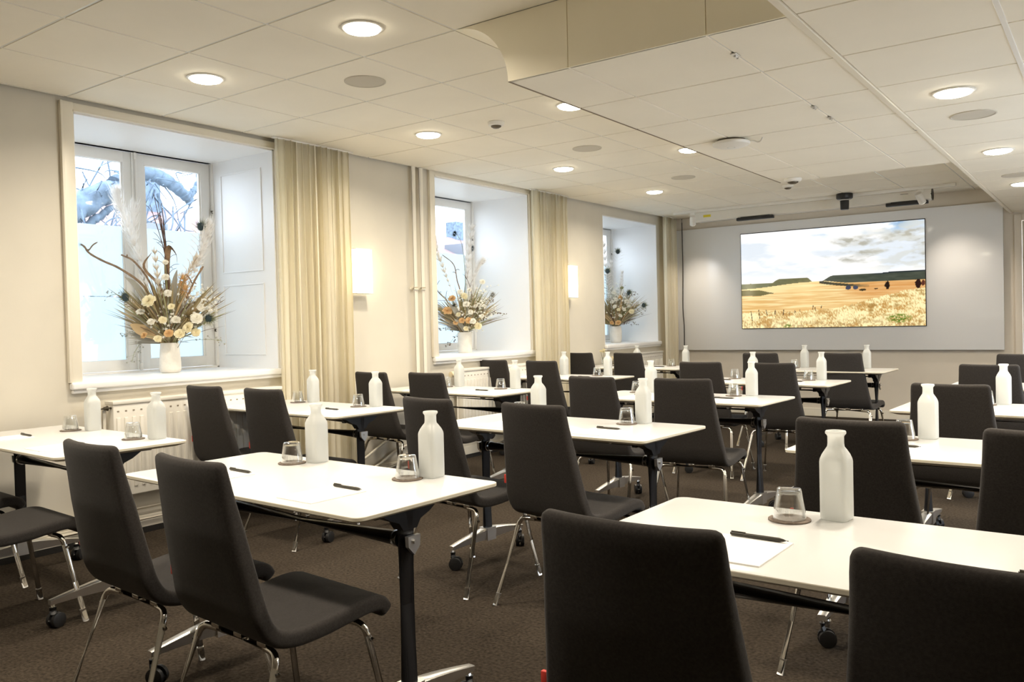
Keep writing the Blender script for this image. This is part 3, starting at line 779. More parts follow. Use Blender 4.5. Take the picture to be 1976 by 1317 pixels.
for j in range(NY):
    for i in range(NX):
        f = bm.faces.new((vg[j][i], vg[j][i + 1], vg[j + 1][i + 1], vg[j + 1][i]))
        for l, (jj, ii) in zip(f.loops, ((j, i), (j, i + 1), (j + 1, i + 1), (j + 1, i))): l[lay] = (*lin(cg[jj][ii]), 1)
m, nt, out = mat('screen_picture')
at = nt.nodes.new('ShaderNodeVertexColor'); at.layer_name = 'picture'
em = nt.nodes.new('ShaderNodeEmission'); em.inputs[1].default_value = 1.12
gl = nt.nodes.new('ShaderNodeBsdfGlossy'); gl.inputs['Roughness'].default_value = .12
mx = nt.nodes.new('ShaderNodeMixShader'); mx.inputs[0].default_value = .05
nt.links.new(at.outputs[0], em.inputs[0]); nt.links.new(em.outputs[0], mx.inputs[1]); nt.links.new(gl.outputs[0], mx.inputs[2]); nt.links.new(mx.outputs[0], out.inputs[0])
obj('picture', bm, m, t, smooth=False, recalc=False)

# spotlight track on the ceiling and the white screen casing behind it
t = empty('light_track', (0, 9.9, HU)); tag(t, 'long white ceiling track in front of the screen casing', 'track')
bm = NB(); box(bm, .34, 3.56, -.02, .02, -.034, 0, .003); obj('rail', bm, M['white_plastic'], t)
def spot(x, label, aim):
    t = empty('track_spotlight', (x, 9.9, HU - .034)); tag(t, label, 'spotlight', 'white track spotlights')
    bm = NB(); box(bm, -.03, .03, -.014, .014, -.03, 0.0, .003); cyl(bm, (0, 0, -.05), (0, 0, 1), .008, .06, 10); obj('adapter', bm, M['white_plastic'], t)
    d = (Vector(aim) - Vector((x, 9.9, HU - .12))).normalized(); c = Vector((0, 0, -.10))
    bm = NB(); tube(bm, [c - d * .075, c - d * .07, c + d * .05, c + d * .052], [.028, .034, .038, .034], 24); obj('lamp_head', bm, M['white_plastic'], t)
    bm = NB(); tube(bm, [c + d * .0522, c + d * .0535], [.032, .032], 24); obj('lens', bm, M['spot_glow'], t)
    L = bpy.data.lights.new('spot_beam', 'SPOT'); L.energy = 36; L.spot_size = math.radians(70); L.spot_blend = 1.0; L.color = (1.0, .87, .72); L.shadow_soft_size = .03
    lo = bpy.data.objects.new('spot_beam', L); COL.objects.link(lo); lo.parent = t; lo.location = c + d * .06; lo.rotation_euler = d.to_track_quat('-Z', 'Y').to_euler()
spot(.60, 'white track spotlight at the window end of the track', (.33, FRONT - .06, 1.28))
spot(3.22, 'white track spotlight at the door end of the track', (3.60, FRONT - .06, 1.44))
t = empty('projection_screen_casing', (0, 10.16, 2.55)); tag(t, 'white rolled-up projection screen casing under the ceiling', 'screen casing')
bm = NB(); prism(bm, [(-.065, -.05), (-.045, -.062), (.045, -.062), (.065, -.05), (.065, .05), (.045, .062), (-.045, .062), (-.065, .05)], 'x', .53, 3.29); obj('tube', bm, M['white_gloss'], t, angle=30)
for x in (.53, 3.29):
    bm = NB(); tube(bm, [(x - .006, 0, -.002), (x + .006, 0, -.002)], .066, 24); obj('end_cap', bm, M['white_plastic'] if x < 1 else M['rubber'], t)
bm = NB(); box(bm, .66, .76, -.0665, -.065, -.012, .018); obj('sticker', bm, M['yellow'], t, smooth=False)
bm = NB(); box(bm, 2.98, 3.06, -.0662, -.065, .022, .026); obj('nameplate', bm, M['rubber'], t, smooth=False)
bm = NB(); tube(bm, [(.58, .0, -.064), (3.25, 0, -.064)], .010, 8); obj('hem_bar', bm, M['white_gloss'], t)
bm = NB()
for x in (.8, 1.9, 3.0): box(bm, x - .02, x + .02, -.03, .03, .06, HU - 2.55, .002)
obj('bracket', bm, M['white_gloss'], t)
for x0, x1, l in ((1.10, 1.56, 'slim black bar speaker below the casing, window side'), (2.83, 3.26, 'slim black bar speaker below the casing, door side')):
    t = empty('bar_speaker', (0, 10.10, 2.474)); tag(t, l, 'speaker', 'black bar speakers')
    bm = NB(); box(bm, x0, x1, -.03, .03, -.026, .012, .008); obj('body', bm, M['rubber'], t)
    bm = NB(); box(bm, x0 + .05, x1 - .05, -.012, .012, .010, .02); obj('bracket', bm, M['rubber'], t)
t = empty('ceiling_camera', (2.45, 9.84, HU)); tag(t, 'black camera hanging below the track over the screen', 'camera')
bm = NB(); lathe(bm, [(0, 0), (.085, 0), (.088, -.01), (.088, -.05), (.078, -.062), (0, -.062)], 32); obj('mount', bm, M['rubber'], t)
bm = NB(); lathe(bm, [(0, -.06), (.044, -.06), (.048, -.07), (.045, -.175), (.040, -.18), (0, -.18)], 28); obj('body', bm, M['rubber'], t)
bm = NB(); lathe(bm, [(.046, -.068), (.050, -.068), (.050, -.076), (.046, -.076)], 28, close=True); obj('ring', bm, M['alu'], t)

# ------------------------------------------------------------------ ceiling fittings
def area(name, loc, e, size, col, parent=None):
    L = bpy.data.lights.new(name, 'AREA'); L.shape = 'DISK'; L.size = size; L.energy = e; L.color = col; L.spread = math.radians(156)
    o = bpy.data.objects.new(name, L); COL.objects.link(o); o.location = loc
    return o
WARM = (1.0, .885, .72); DL_E = 20.0
def downlight(x, y, z, label):
    t = empty('downlight', (x, y, z)); tag(t, label, 'downlight', 'round ceiling downlights')
    bm = NB(); lathe(bm, [(.082, .0), (.096, .0), (.098, -.003), (.095, -.006), (.085, -.007), (.082, -.004)], 40, close=True); obj('trim_ring', bm, M['white_plastic'], t)
    bm = NB(); lathe(bm, [(.083, -.004), (.079, -.014), (.060, -.020), (0, -.022)], 40); obj('diffuser', bm, M['lamp'], t)
    area('downlight_beam', (x, y, z - .026), DL_E, .16, WARM)
for x, y, l in ((.95, 2.725, 'round downlight above the nearest window, over the near window table'), (2.15, 2.725, 'largest round downlight at the top, over the near middle table'), (.95, 4.525, 'round downlight over the gap between the first two window tables'),
                (.95, 6.325, 'round downlight over the window column, in front of the middle window'), (.95, 8.125, 'round downlight nearest the display board on the window side'), (2.15, 4.525, 'round downlight half hidden behind the near edge of the soffit'), (2.15, 6.325, 'round downlight half hidden behind the far edge of the soffit')):
    downlight(x, y, HU, l)
for y, l in ((4.58, 'nearest round downlight of the lowered right-hand ceiling'), (6.44, 'second round downlight of the lowered right-hand ceiling'), (8.24, 'farthest round downlight of the lowered right-hand ceiling')): downlight(4.29, y, HL, l)
# unseen beams without fittings, added for brightness, continuing the downlight rows
for x, y, z in ((.95, .925, HU), (2.15, .925, HU), (3.35, .925, HU), (4.29, 2.75, HL), (5.5, 2.75, HL), (5.5, 4.58, HL), (5.5, 6.44, HL), (5.5, 8.24, HL)):
    area('downlight_beam', (x, y, z - .02), DL_E, .16, WARM)
def disc_speaker(x, y, z, label):
    t = empty('ceiling_speaker', (x, y, z)); tag(t, label, 'ceiling speaker', 'round ceiling speakers')
    bm = NB(); lathe(bm, [(.105, 0), (.115, 0), (.115, -.004), (.108, -.006), (.104, -.004)], 40, close=True); obj('rim', bm, M['speaker'], t)
    bm = NB(); lathe(bm, [(.106, -.003), (.06, -.0045), (0, -.005)], 40); obj('grille', bm, M['speaker'], t)
for x, y, z, l in ((1.55, 3.325, HU, 'nearest flat round speaker on the upper ceiling'), (1.55, 5.725, HU, 'middle flat round speaker on the upper ceiling'), (1.55, 7.525, HU, 'farthest flat round speaker on the upper ceiling'), (4.30, 5.185, HL, 'larger-looking flat speaker on the lowered right-hand ceiling'), (4.30, 7.70, HL, 'farther flat speaker on the lowered right-hand ceiling')): disc_speaker(x, y, z, l)
def sensor(x, y, z, s, label):
    t = empty('motion_sensor', (x, y, z)); tag(t, label, 'sensor', 'round ceiling sensors')
    bm = NB(); lathe(bm, [(0, 0), (.055 * s, 0), (.058 * s, -.006), (.052 * s, -.022), (.038 * s, -.028), (.036 * s, -.02)], 36); obj('housing', bm, M['white_plastic'], t)
    bm = NB(); lathe(bm, [(.036 * s, -.022), (.034 * s, -.034), (.02 * s, -.042), (0, -.044)], 28); obj('lens', bm, M['brass'], t)
sensor(1.53, 4.56, HU, 1.0, 'white ceiling sensor with a dark lens among the upper tiles')
sensor(2.89, 6.58, HL, 1.15, 'white ceiling sensor at the far end of the soffit')
sensor(2.16, 8.76, HU, 1.0, 'smaller white ceiling sensor just beyond the end of the soffit')
t = empty('access_point', (3.045, 4.90, HL)); tag(t, 'white disc-shaped wireless unit under the soffit with a short cable', 'wireless unit')
bm = NB(); lathe(bm, [(0, -.012), (.105, -.012), (.112, -.018), (.108, -.030), (.08, -.040), (0, -.044)], 48); obj('cover', bm, M['white_plastic'], t)
bm = NB(); lathe(bm, [(0, 0), (.085, 0), (.085, -.012), (0, -.012)], 40); obj('base', bm, M['brass'], t)
bm = NB(); lathe(bm, [(.020, -.0437), (.024, -.0437), (.024, -.0442), (.020, -.0442)], 32, close=True); obj('badge', bm, M['tbar'], t)
bm = NB(); tube(bm, smooth_path([(.07, .03, -.008), (.12, .05, -.012), (.145, .055, -.022), (.165, .05, -.018), (.175, .05, .001)], 5), .004, 8); obj('cable', bm, M['white_plastic'], t)
for i, (x, y, l) in enumerate(((3.675, 3.33, 'small steel clip nearest the curved fascia on the soffit joint'), (3.675, 4.42, 'small steel clip in the middle of the soffit joint'), (3.675, 4.72, 'second of the two close steel clips on the soffit joint'), (SX1 - .01, 5.35, 'small steel clip on the edge of the right-hand ceiling'))):
    t = empty('ceiling_clip', (x, y, HL)); tag(t, l, 'clip', 'steel ceiling clips')
    bm = NB(); box(bm, -.012, .012, -.03, .03, -.006, 0, .002); box(bm, -.006, .006, -.01, .01, -.012, -.006, .002); obj('plate', bm, M['alu'], t)
    bm = NB(); cyl(bm, (0, .02, -.008), (0, 0, 1), .005, .006, 10); obj('screw', bm, M['chrome'], t)

# ------------------------------------------------------------------ vases and dried bouquets
VR = Vector((.809, .588, 0)); VA = Vector((-.588, .809, 0))     # sideways and away, as a person in the room sees the sill
def vase(x, y, h, prof, label):
    t = empty('vase', (x, y, SILL)); tag(t, label, 'vase', 'white plaster vases')
    bm = NB(); lathe(bm, prof, 36); obj('body', bm, M['vase'], t, angle=60)
    return t
vp1 = [(0, 0), (.052, 0), (.066, .008), (.071, .03), (.071, .06), (.067, .12), (.061, .19), (.059, .205), (.056, .206), (.054, .20), (.056, .12), (.058, .03), (0, .02)]
vp2 = [(0, 0), (.066, 0), (.070, .006), (.071, .03), (.071, .19), (.070, .206), (.066, .207), (.064, .2), (.064, .03), (0, .02)]
vp3 = [(0, 0), (.062, 0), (.072, .01), (.079, .05), (.080, .11), (.076, .18), (.070, .212), (.066, .212), (.067, .18), (.070, .05), (0, .02)]
vase(-.35, 3.265, .206, vp1, 'rounded white plaster vase on the nearest window sill')
vase(-.35, 6.47, .206, vp2, 'straight white plaster vase on the middle window sill')
vase(-.35, 9.565, .212, vp3, 'bulging white plaster vase on the farthest window sill')

class Bouquet:
    def __init__(s, x, y, z, label, seed):
        s.r = random.Random(seed); s.t = empty('dried_bouquet', (x, y, z), math.atan2(VR.y, VR.x)); tag(s.t, label, 'bouquet', 'dried bouquets')
    def path(s, pts, depth0=0.0, depth1=None):
        """pts (right, up) spread in depth; starts in the vase mouth"""
        d1 = s.r.uniform(-.10, .10) if depth1 is None else depth1; n = len(pts) - 1; out = []
        for i, (a, b) in enumerate(pts): out.append((a, depth0 + (d1 - depth0) * (i / n), b))
        return smooth_path(out, 5)
    def branch(s, pts, r0, r1, m, d=None, twigs=0, name='branch'):
        P = s.path(pts, 0, d); bm = NB(); n = len(P)
        tube(bm, P, [r0 + (r1 - r0) * i / (n - 1) * (1 + .25 * math.sin(i * 2.3)) for i in range(n)], 7)
        for k in range(twigs):
            i = s.r.randrange(n // 3, n - 1); p = P[i]; q = p + Vector((s.r.uniform(-.07, .07), s.r.uniform(-.05, .05), s.r.uniform(-.01, .09)))
            tube(bm, smooth_path([p, (p + q) / 2 + Vector((0, 0, .012)), q], 3), [r1 * .8] * 6 + [r1 * .35], 5)
        return obj(name, bm, M[m], s.t)
    def plume(s, pts, wid, m, d=None, n=260, name='plume', droop=.05):
        n = int(n * 1.7)
        P = s.path(pts, 0, d); bm = NB(); tube(bm, P, [.0022] * len(P), 5); r = s.r
        lens = len(P)
        for k in range(n):
            u = r.random() ** .8; i0 = int(lens * (.35 + .64 * u)); i0 = min(i0, lens - 2); p = P[i0]; ax = (P[i0 + 1] - P[i0]).normalized()
            prof = math.sin(PI * min(.97, .12 + .85 * (1 - u))) ** .7 * wid
            a = r.uniform(0, 2 * PI); uu, vv = frame_of(ax); dirv = (uu * math.cos(a) + vv * math.sin(a))
            L = prof * r.uniform(.6, 1.2)
            q = p + ax * L * r.uniform(1.0, 1.8) + dirv * L * .7 - Vector((0, 0, droop * L))
            mid = p + ax * L * .6 + dirv * L * .45
            sd = ax.cross(dirv).normalized() * .0026
            v = [bm.verts.new(p - sd), bm.verts.new(p + sd), bm.verts.new(mid + sd), bm.verts.new(mid - sd), bm.verts.new(q)]
            bm.faces.new((v[0], v[1], v[2], v[3])); bm.faces.new((v[3], v[2], v[4]))
        return obj(name, bm, M[m], s.t, smooth=False, recalc=False)
    def feather(s, pts, m='plume_white', d=None, eye=True, barb=.055, n=70):
        P = s.path(pts, 0, d); bm = NB(); tube(bm, P, [.0024 - .0014 * i / (len(P) - 1) for i in range(len(P))], 5); r = s.r
        for k in range(n):
            u = .25 + .75 * k / n; i = min(int(u * (len(P) - 1)), len(P) - 2); p = P[i]; ax = (P[i + 1] - P[i]).normalized()
            side = Vector((ax.z, 0, -ax.x)).normalized()
            for sg in (-1, 1):
                L = barb * r.uniform(.7, 1.15); q = p + side * sg * L + ax * L * .8 + Vector((0, r.uniform(-.012, .012), -.15 * L)); mid = (p + q) / 2 + ax * L * .10
                w = Vector((.0006, .0012, .0016))
                v = [bm.verts.new(p - w), bm.verts.new(p + w), bm.verts.new(mid + w), bm.verts.new(mid - w), bm.verts.new(q)]
                bm.faces.new((v[0], v[1], v[2], v[3])); bm.faces.new((v[3], v[2], v[4]))
        f = obj('peacock_feather', bm, M[m], s.t, smooth=False, recalc=False)
        if eye:
            c = P[-1]; ax = (P[-1] - P[-3]).normalized()
            bm = NB()
            for k in range(80):
                a = 2 * PI * k / 80; L = r.uniform(.03, .062); dv = Vector((math.cos(a), 0, math.sin(a))); w = Vector((-dv.z, .3, dv.x)) * .0022
                v = [bm.verts.new(c + dv * .008 - w), bm.verts.new(c + dv * .008 + w), bm.verts.new(c + dv * L + ax * L * .35 + Vector((0, r.uniform(-.01, .01), 0)))]; bm.faces.new(v)
            obj('eye_fringe', bm, M['eye_rim'], f, smooth=False, recalc=False)
            bm = NB(); bmesh.ops.create_icosphere(bm, subdivisions=2, radius=1)
            for v in bm.verts: v.co = c + Vector((v.co.x * .024, v.co.y * .005 - .004, v.co.z * .029))
            obj('eye_spot', bm, M['eye'], f)
        return f
    def leaf(s, pts, wid, m, d=None, name='leaf', twist=0.0):
        P = s.path(pts, 0, d); bm = NB(); n = len(P); rows = []
        for i, p in enumerate(P):
            ax = (P[min(i + 1, n - 1)] - P[max(i - 1, 0)]).normalized(); side = Vector((ax.z, .25, -ax.x)).normalized()
            side = Matrix.Rotation(twist * i / n, 3, ax) @ side
            w = wid * math.sin(PI * min(.985, .10 + .88 * i / (n - 1))) ** .8; nr = side.cross(ax)
            rows.append([bm.verts.new(p - side * w + nr * w * .25), bm.verts.new(p), bm.verts.new(p + side * w + nr * w * .25)])
        for a, b in zip(rows, rows[1:]):
            bm.faces.new((a[0], a[1], b[1], b[0])); bm.faces.new((a[1], a[2], b[2], b[1]))
        return obj(name, bm, M[m], s.t, recalc=False)
    def fan(s, base, tip, spread, n, m, d=0.0, name='dried_palm_fan', w=.006):
        bm = NB(); b = Vector((base[0], 0, base[1])); tp = Vector((tip[0], d, tip[1])); ax = tp - b
        for k in range(n):
            a = spread * ((k + .5) / n - .5) * 2; L = ax.length * (1 - .25 * abs(a / max(spread, .01)) ** 2) * s.r.uniform(.85, 1.05)
            dv = Matrix.Rotation(a, 3, 'Y') @ ax.normalized(); dv = (dv + Vector((0, s.r.uniform(-.15, .15), 0))).normalized(); sd = Vector((dv.z, .4, -dv.x)).normalized() * w
            mid = b + dv * L * .6; tipv = b + dv * L + Vector((0, 0, -.02 * s.r.random()))
            v = [bm.verts.new(b - sd * .4), bm.verts.new(b + sd * .4), bm.verts.new(mid + sd), bm.verts.new(mid - sd), bm.verts.new(tipv)]
            bm.faces.new((v[0], v[1], v[2], v[3])); bm.faces.new((v[3], v[2], v[4]))
        return obj(name, bm, M[m], s.t, smooth=False, recalc=False)
    def rose(s, c, R, m, d=-.05, petals=26, name='blossom', up=(0, -.8, .5)):
        bm = NB(); c = Vector((c[0], d, c[1])); up = (Vector(up) + Vector((s.r.uniform(-.4, .4), 0, s.r.uniform(-.2, .3)))).normalized(); u, v = frame_of(up)
        petals = int(petals * 2.2); R *= .72
        for k in range(petals):
            q = (k + .5) / petals; a = k * 2.39996; op = .15 + 1.15 * q          # opening angle, tight inside and flat outside
            dv = u * math.cos(a) + v * math.sin(a); sd = up.cross(dv).normalized(); w = R * (.16 + .22 * q)
            L = R * (.75 + .35 * q) * s.r.uniform(.9, 1.1); ax = (dv * math.sin(op) + up * math.cos(op)); ax2 = (dv * math.sin(op + .55) + up * math.cos(op + .55))
            b0 = c + dv * R * .10 * q; m1 = b0 + ax * L * .55; tp = m1 + ax2 * L * .45
            vs = [bm.verts.new(b0 - sd * w * .35), bm.verts.new(b0 + sd * w * .35), bm.verts.new(m1 + sd * w + up * R * .05), bm.verts.new(m1 - sd * w + up * R * .05), bm.verts.new(tp + sd * w * .6), bm.verts.new(tp - sd * w * .6), bm.verts.new(m1 - up * R * .06), bm.verts.new(tp - up * R * .03)]
            bm.faces.new((vs[0], vs[1], vs[6])); bm.faces.new((vs[1], vs[2], vs[6])); bm.faces.new((vs[3], vs[0], vs[6]))
            bm.faces.new((vs[6], vs[2], vs[4], vs[7])); bm.faces.new((vs[3], vs[6], vs[7], vs[5]))
        f = obj(name, bm, M[m], s.t, recalc=False, angle=80)
        bm = NB(); tube(bm, smooth_path([(0, 0, -.08), ((c.x) * .4, c.y * .3, c.z * .5), c - up * R * .1], 4), .003, 5); obj('stem', bm, M['sprig'], f)
        return f
    def grass(s, n, m, amax, l0, l1, wd, a0=0.0, depth=.16, name='dried_grass', bend=.35):
        bm = NB(); r = s.r
        for k in range(n):
            a = a0 + r.uniform(-amax, amax); L = r.uniform(l0, l1); dv = Vector((math.sin(a), r.uniform(-depth, depth) * 2, math.cos(a))).normalized()
            b = Vector((r.uniform(-.03, .03), r.uniform(-.03, .03), .0)); P = [b + dv * L * t + Vector((math.sin(a) * bend * L * t * t * .5, 0, -bend * L * t * t * .35)) for t in (0, .35, .7, 1)]
            sd = Vector((dv.z, r.uniform(-.6, .6), -dv.x)).normalized() * wd * r.uniform(.6, 1.4)
            v = [bm.verts.new(P[0] - sd * .3), bm.verts.new(P[0] + sd * .3), bm.verts.new(P[1] + sd * .8), bm.verts.new(P[1] - sd * .8), bm.verts.new(P[2] + sd), bm.verts.new(P[2] - sd), bm.verts.new(P[3])]
            bm.faces.new((v[0], v[1], v[2], v[3])); bm.faces.new((v[3], v[2], v[4], v[5])); bm.faces.new((v[5], v[4], v[6]))
        return tag(obj(name, bm, M[m], s.t, smooth=False, recalc=False), kind='stuff')
    def fill(s, scale=1.0):
        for m, n, am, l0, l1, wd in (('dry', 90, .80, .22, .60, .005), ('dry_tan', 50, .8, .18, .50, .005), ('dry_grey', 56, 1.1, .14, .46, .0045), ('dark_twig', 56, 1.1, .15, .50, .0022), ('sprig', 60, .95, .18, .50, .0035)):
            s.grass(int(n * scale), m, am, l0, l1, wd)
    def pod(s, c, R, m, d=-.05, name='seed_head', tall=1.3):
        bm = NB(); c = Vector((c[0], d, c[1])); n = 90
        for k in range(n):
            ph = math.acos(1 - 2 * (k + .5) / n); a = k * 2.39996; dv = Vector((math.sin(ph) * math.cos(a), math.sin(ph) * math.sin(a), math.cos(ph) * tall)); w = dv.cross(Vector((.3, .2, 1))).normalized() * R * .10
            p = c + dv * R * .25; q = c + dv * R * s.r.uniform(.85, 1.1)
            v = [bm.verts.new(p - w), bm.verts.new(p + w), bm.verts.new(q)]; bm.faces.new(v)
        return obj(name, bm, M[m], s.t, smooth=False, recalc=False)
    def sprig(s, pts, m_dot, n=26, spread=.05, dot=.0065, d=None, name='flower_sprig', stem='sprig'):
        P = s.path(pts, 0, d); bm = NB(); tube(bm, P, .0015, 5); r = s.r
        if name == 'flower_sprig': n = int(n * 2.6); dot = .0095; d = -.06 if d is None else d
        for k in range(n):
            i = r.randrange(len(P) // 3, len(P)); p = P[i]; q = p + Vector((r.gauss(0, spread), r.gauss(0, spread), r.gauss(0, spread * .8)))
            tube(bm, [p, q], .0007, 3, cap=False)
            rad = dot * r.uniform(.7, 1.3); a0 = r.uniform(0, 6.28)
            nrm = Vector((r.uniform(-.6, .6), -1, r.uniform(-.2, .8))).normalized(); u, v = frame_of(nrm)
            cv = bm.verts.new(q); cv2 = []
            for h in range(10):
                a = a0 + h * PI / 5; rr = rad * (1.25 if h % 2 else .6); cv2.append(bm.verts.new(q + (u * math.cos(a) + v * math.sin(a)) * rr - nrm * rad * .25 * (h % 2)))
            for h in range(10): bm.faces.new((cv, cv2[h], cv2[(h + 1) % 10])).material_index = 1
        return obj(name, bm, [M[stem], M[m_dot]], s.t, smooth=False, recalc=False)

# --- bouquet in the nearest window
b = Bouquet(-.35, 3.265, SILL + .20, 'large dried bouquet in the nearest window with a long driftwood branch reaching left', 11)
b.branch([(0, -.12), (-.06, .2), (-.16, .40), (-.31, .52), (-.42, .575), (-.51, .63), (-.545, .68), (-.59, .70)], .010, .006, 'twig', -.05, 2, 'driftwood')
b.branch([(0, -.12), (-.10, .36), (-.22, .56), (-.32, .62)], .008, .006, 'twig', .02, 1, 'driftwood')
b.branch([(0, -.12), (.07, .15), (.14, .30), (.20, .42), (.27, .52)], .010, .006, 'twig', -.06, 3, 'driftwood')
b.branch([(0, -.12), (.10, .2), (.22, .29), (.33, .26), (.40, .29)], .005, .002, 'dark_twig', -.04, 7, 'driftwood')
for k, (a, z) in enumerate(((-.075, 1.03), (-.06, .98), (-.035, .97), (-.045, .90), (-.02, .86), (-.09, .95), (-.015, .93))): b.branch([(0, -.12), (.01, .35), (-.005, .62), (a, z)], .005, .0022, 'dark_twig', .03 * math.sin(k), 3, 'dark_stalk')
b.plume([(0, -.12), (-.10, .35), (-.20, .62), (-.30, .90), (-.34, 1.06)], .085, 'plume_white', .02, 330)
b.plume([(0, -.12), (-.12, .30), (-.21, .52), (-.26, .80), (-.25, .98)], .08, 'plume_white', .10, 300)
b.plume([(0, -.12), (-.02, .2), (-.04, .40), (-.05, .66)], .045, 'plume', -.08, 190)
b.plume([(0, -.12), (.10, .30), (.19, .52), (.25, .70), (.27, .82)], .075, 'plume_white', .06, 320)
b.plume([(0, -.12), (.06, .30), (.14, .48), (.20, .60)], .045, 'plume', .02, 170)
b.feather([(0, -.12), (.10, .35), (.20, .62), (.235, .80)], d=.02, barb=.075)
b.feather([(0, -.12), (-.10, .12), (-.20, .26), (-.245, .32)], m='dry', d=-.10, barb=.05)
b.feather([(0, -.12), (.14, .08), (.26, .17), (.31, .165)], m='dry_grey', d=-.10, barb=.05)
b.fan((0, .02), (-.20, .46), .42, 26, 'dry', -.02)
b.fan((0, .02), (-.27, .26), .38, 24, 'dry', -.06)
b.fan((-.02, .0), (-.30, .12), .35, 18, 'dry_grey', -.07)
b.fan((0, .05), (-.05, .52), .30, 22, 'dry', .03)
b.fan((0, .05), (.12, .42), .30, 14, 'dry_tan', .05)
b.leaf([(0, .1), (.0, .5), (.02, .66), (.07, .62), (.08, .54)], .020, 'twig', -.02, 'curled_leaf', 1.2)
b.leaf([(0, 0), (-.02, .35), (-.13, .52), (-.06, .62)], .010, 'twig', -.10, 'curled_leaf', .6)
b.leaf([(0, .0), (-.08, .07), (-.16, .10), (-.22, .14)], .045, 'dry_tan', -.10, 'broad_leaf')
b.leaf([(0, .02), (-.10, .24), (-.19, .40), (-.25, .46)], .022, 'dry_grey', -.09, 'broad_leaf')
b.leaf([(0, .02), (.05, .30), (.07, .42), (.10, .50)], .020, 'dry_grey', -.08, 'broad_leaf')
b.rose((-.07, .29), .060, 'petal', -.14)
b.rose((.235, .165), .052, 'petal_white', -.12)
b.rose((.185, .105), .050, 'petal', -.14)
b.rose((.13, .065), .045, 'petal', -.15)
b.rose((-.03, .035), .034, 'petal', -.12)
b.rose((.05, .07), .040, 'petal_peach', -.13)
b.rose((.02, .45), .035, 'petal_white', -.08)
b.pod((.175, .18), .055, 'dry', -.11); b.pod((.11, .43), .055, 'petal_peach', -.02); b.pod((.13, .36), .05, 'petal_peach', -.04)
for pts, n, sp in (([(0, 0), (.02, .25), (.04, .42)], 44, .045), ([(0, 0), (.05, .18), (.09, .30)], 44, .045), ([(0, 0), (.02, .10), (.0, .22)], 36, .04), ([(0, 0), (.13, .22), (.25, .36)], 34, .05), ([(0, 0), (.18, .18), (.33, .28)], 30, .05), ([(0, 0), (-.08, .12), (-.13, .20)], 30, .04)): b.sprig(pts, 'petal_white', n, sp)
for pts in ([(0, 0), (-.16, .20), (-.33, .34), (-.42, .33)], [(0, 0), (-.15, .03), (-.22, -.04), (-.24, -.12)], [(0, 0), (.14, .02), (.27, .02), (.33, .01)], [(0, 0), (-.2, .10), (-.36, .06)]): b.sprig(pts, 'dry_grey', 16, .018, .006, name='thin_sprig')
b.fill(1.3)
for cx, cz, R, m in ((-.15, .22, .035, 'petal_white'), (.04, .34, .035, 'petal_white'), (.06, .25, .03, 'petal'), (.09, .16, .04, 'petal_white'), (-.08, .15, .035, 'petal_white'), (.0, .16, .035, 'petal'), (.26, .24, .035, 'petal_white'), (.22, .07, .04, 'petal'), (-.13, .06, .03, 'petal_peach'), (.03, .55, .025, 'petal_white')): b.rose((cx, cz), R, m, -.10)
# --- bouquet in the middle window
b = Bouquet(-.35, 6.47, SILL + .20, 'dried bouquet in the middle window with two tall pale plumes and a dark thistle', 23)
b.plume([(0, -.12), (-.10, .35), (-.18, .60), (-.27, .86), (-.30, .98)], .07, 'plume', .02, 320)
b.plume([(0, -.12), (.03, .40), (.05, .70), (.10, 1.10)], .075, 'plume_white', .05, 330)
b.plume([(0, -.12), (.06, .40), (.13, .62), (.20, .72)], .06, 'plume_white', .0, 220)
b.branch([(0, -.12), (-.03, .38), (-.06, .52), (-.09, .68), (-.20, .78)], .007, .004, 'twig', -.02, 2, 'driftwood')
b.branch([(0, -.12), (-.13, .26), (-.24, .40), (-.29, .47)], .006, .003, 'dark_twig', -.04, 6, 'driftwood')
b.branch([(0, -.12), (.08, .30), (.06, .48), (.02, .56)], .004, .002, 'dark_twig', -.05, 7, 'driftwood')
b.branch([(0, -.12), (.02, .5), (.0, .85), (-.05, .985)], .003, .002, 'sprig', .02, 0, 'thistle_stem')
b.pod((-.075, .99), .040, 'eye', .02, 'thistle', 1.0)
b.pod((.10, .84), .028, 'eye', .02, 'thistle', 1.4)
b.pod((.29, .37), .042, 'dry_grey', -.03, 'thistle', .9)
b.pod((-.09, .275), .026, 'eye', -.12, 'thistle', .8)
b.fan((0, .02), (-.22, .22), .40, 22, 'dry_tan', -.06); b.fan((0, .02), (-.20, .10), .3, 14, 'dry_grey', -.05); b.fan((0, .05), (.20, .46), .35, 16, 'sprig', .04)
b.fan((0, .04), (.0, .30), .35, 20, 'sprig', -.04)
b.leaf([(.02, -.02), (-.02, .12), (-.08, .22), (-.14, .30)], .030, 'dry_grey', -.12, 'broad_leaf'); b.leaf([(.04, -.02), (.0, .03), (-.05, .10), (-.09, .14)], .022, 'dry_grey', -.14, 'broad_leaf')
b.rose((-.16, .22), .060, 'petal_peach', -.08); b.rose((-.11, .34), .05, 'petal_peach', -.08); b.rose((.05, .12), .045, 'petal_peach', -.13); b.rose((.14, .06), .05, 'petal', -.10); b.rose((.19, .50), .038, 'petal_white', -.02)
b.rose((.01, .36), .045, 'petal', -.10); b.rose((.03, .28), .045, 'petal_white', -.12); b.rose((-.03, .40), .04, 'petal_white', -.08); b.rose((.09, .11), .045, 'petal_white', -.14); b.rose((.02, .04), .035, 'petal', -.12)
for pts, n, sp in (([(0, 0), (.08, .22), (.13, .36)], 44, .05), ([(0, 0), (.12, .16), (.20, .28)], 44, .05), ([(0, 0), (.14, .10), (.26, .22)], 30, .045), ([(0, 0), (.0, .2), (-.02, .36)], 40, .045), ([(0, 0), (.12, .26), (.22, .42)], 30, .05)): b.sprig(pts, 'petal_white', n, sp)
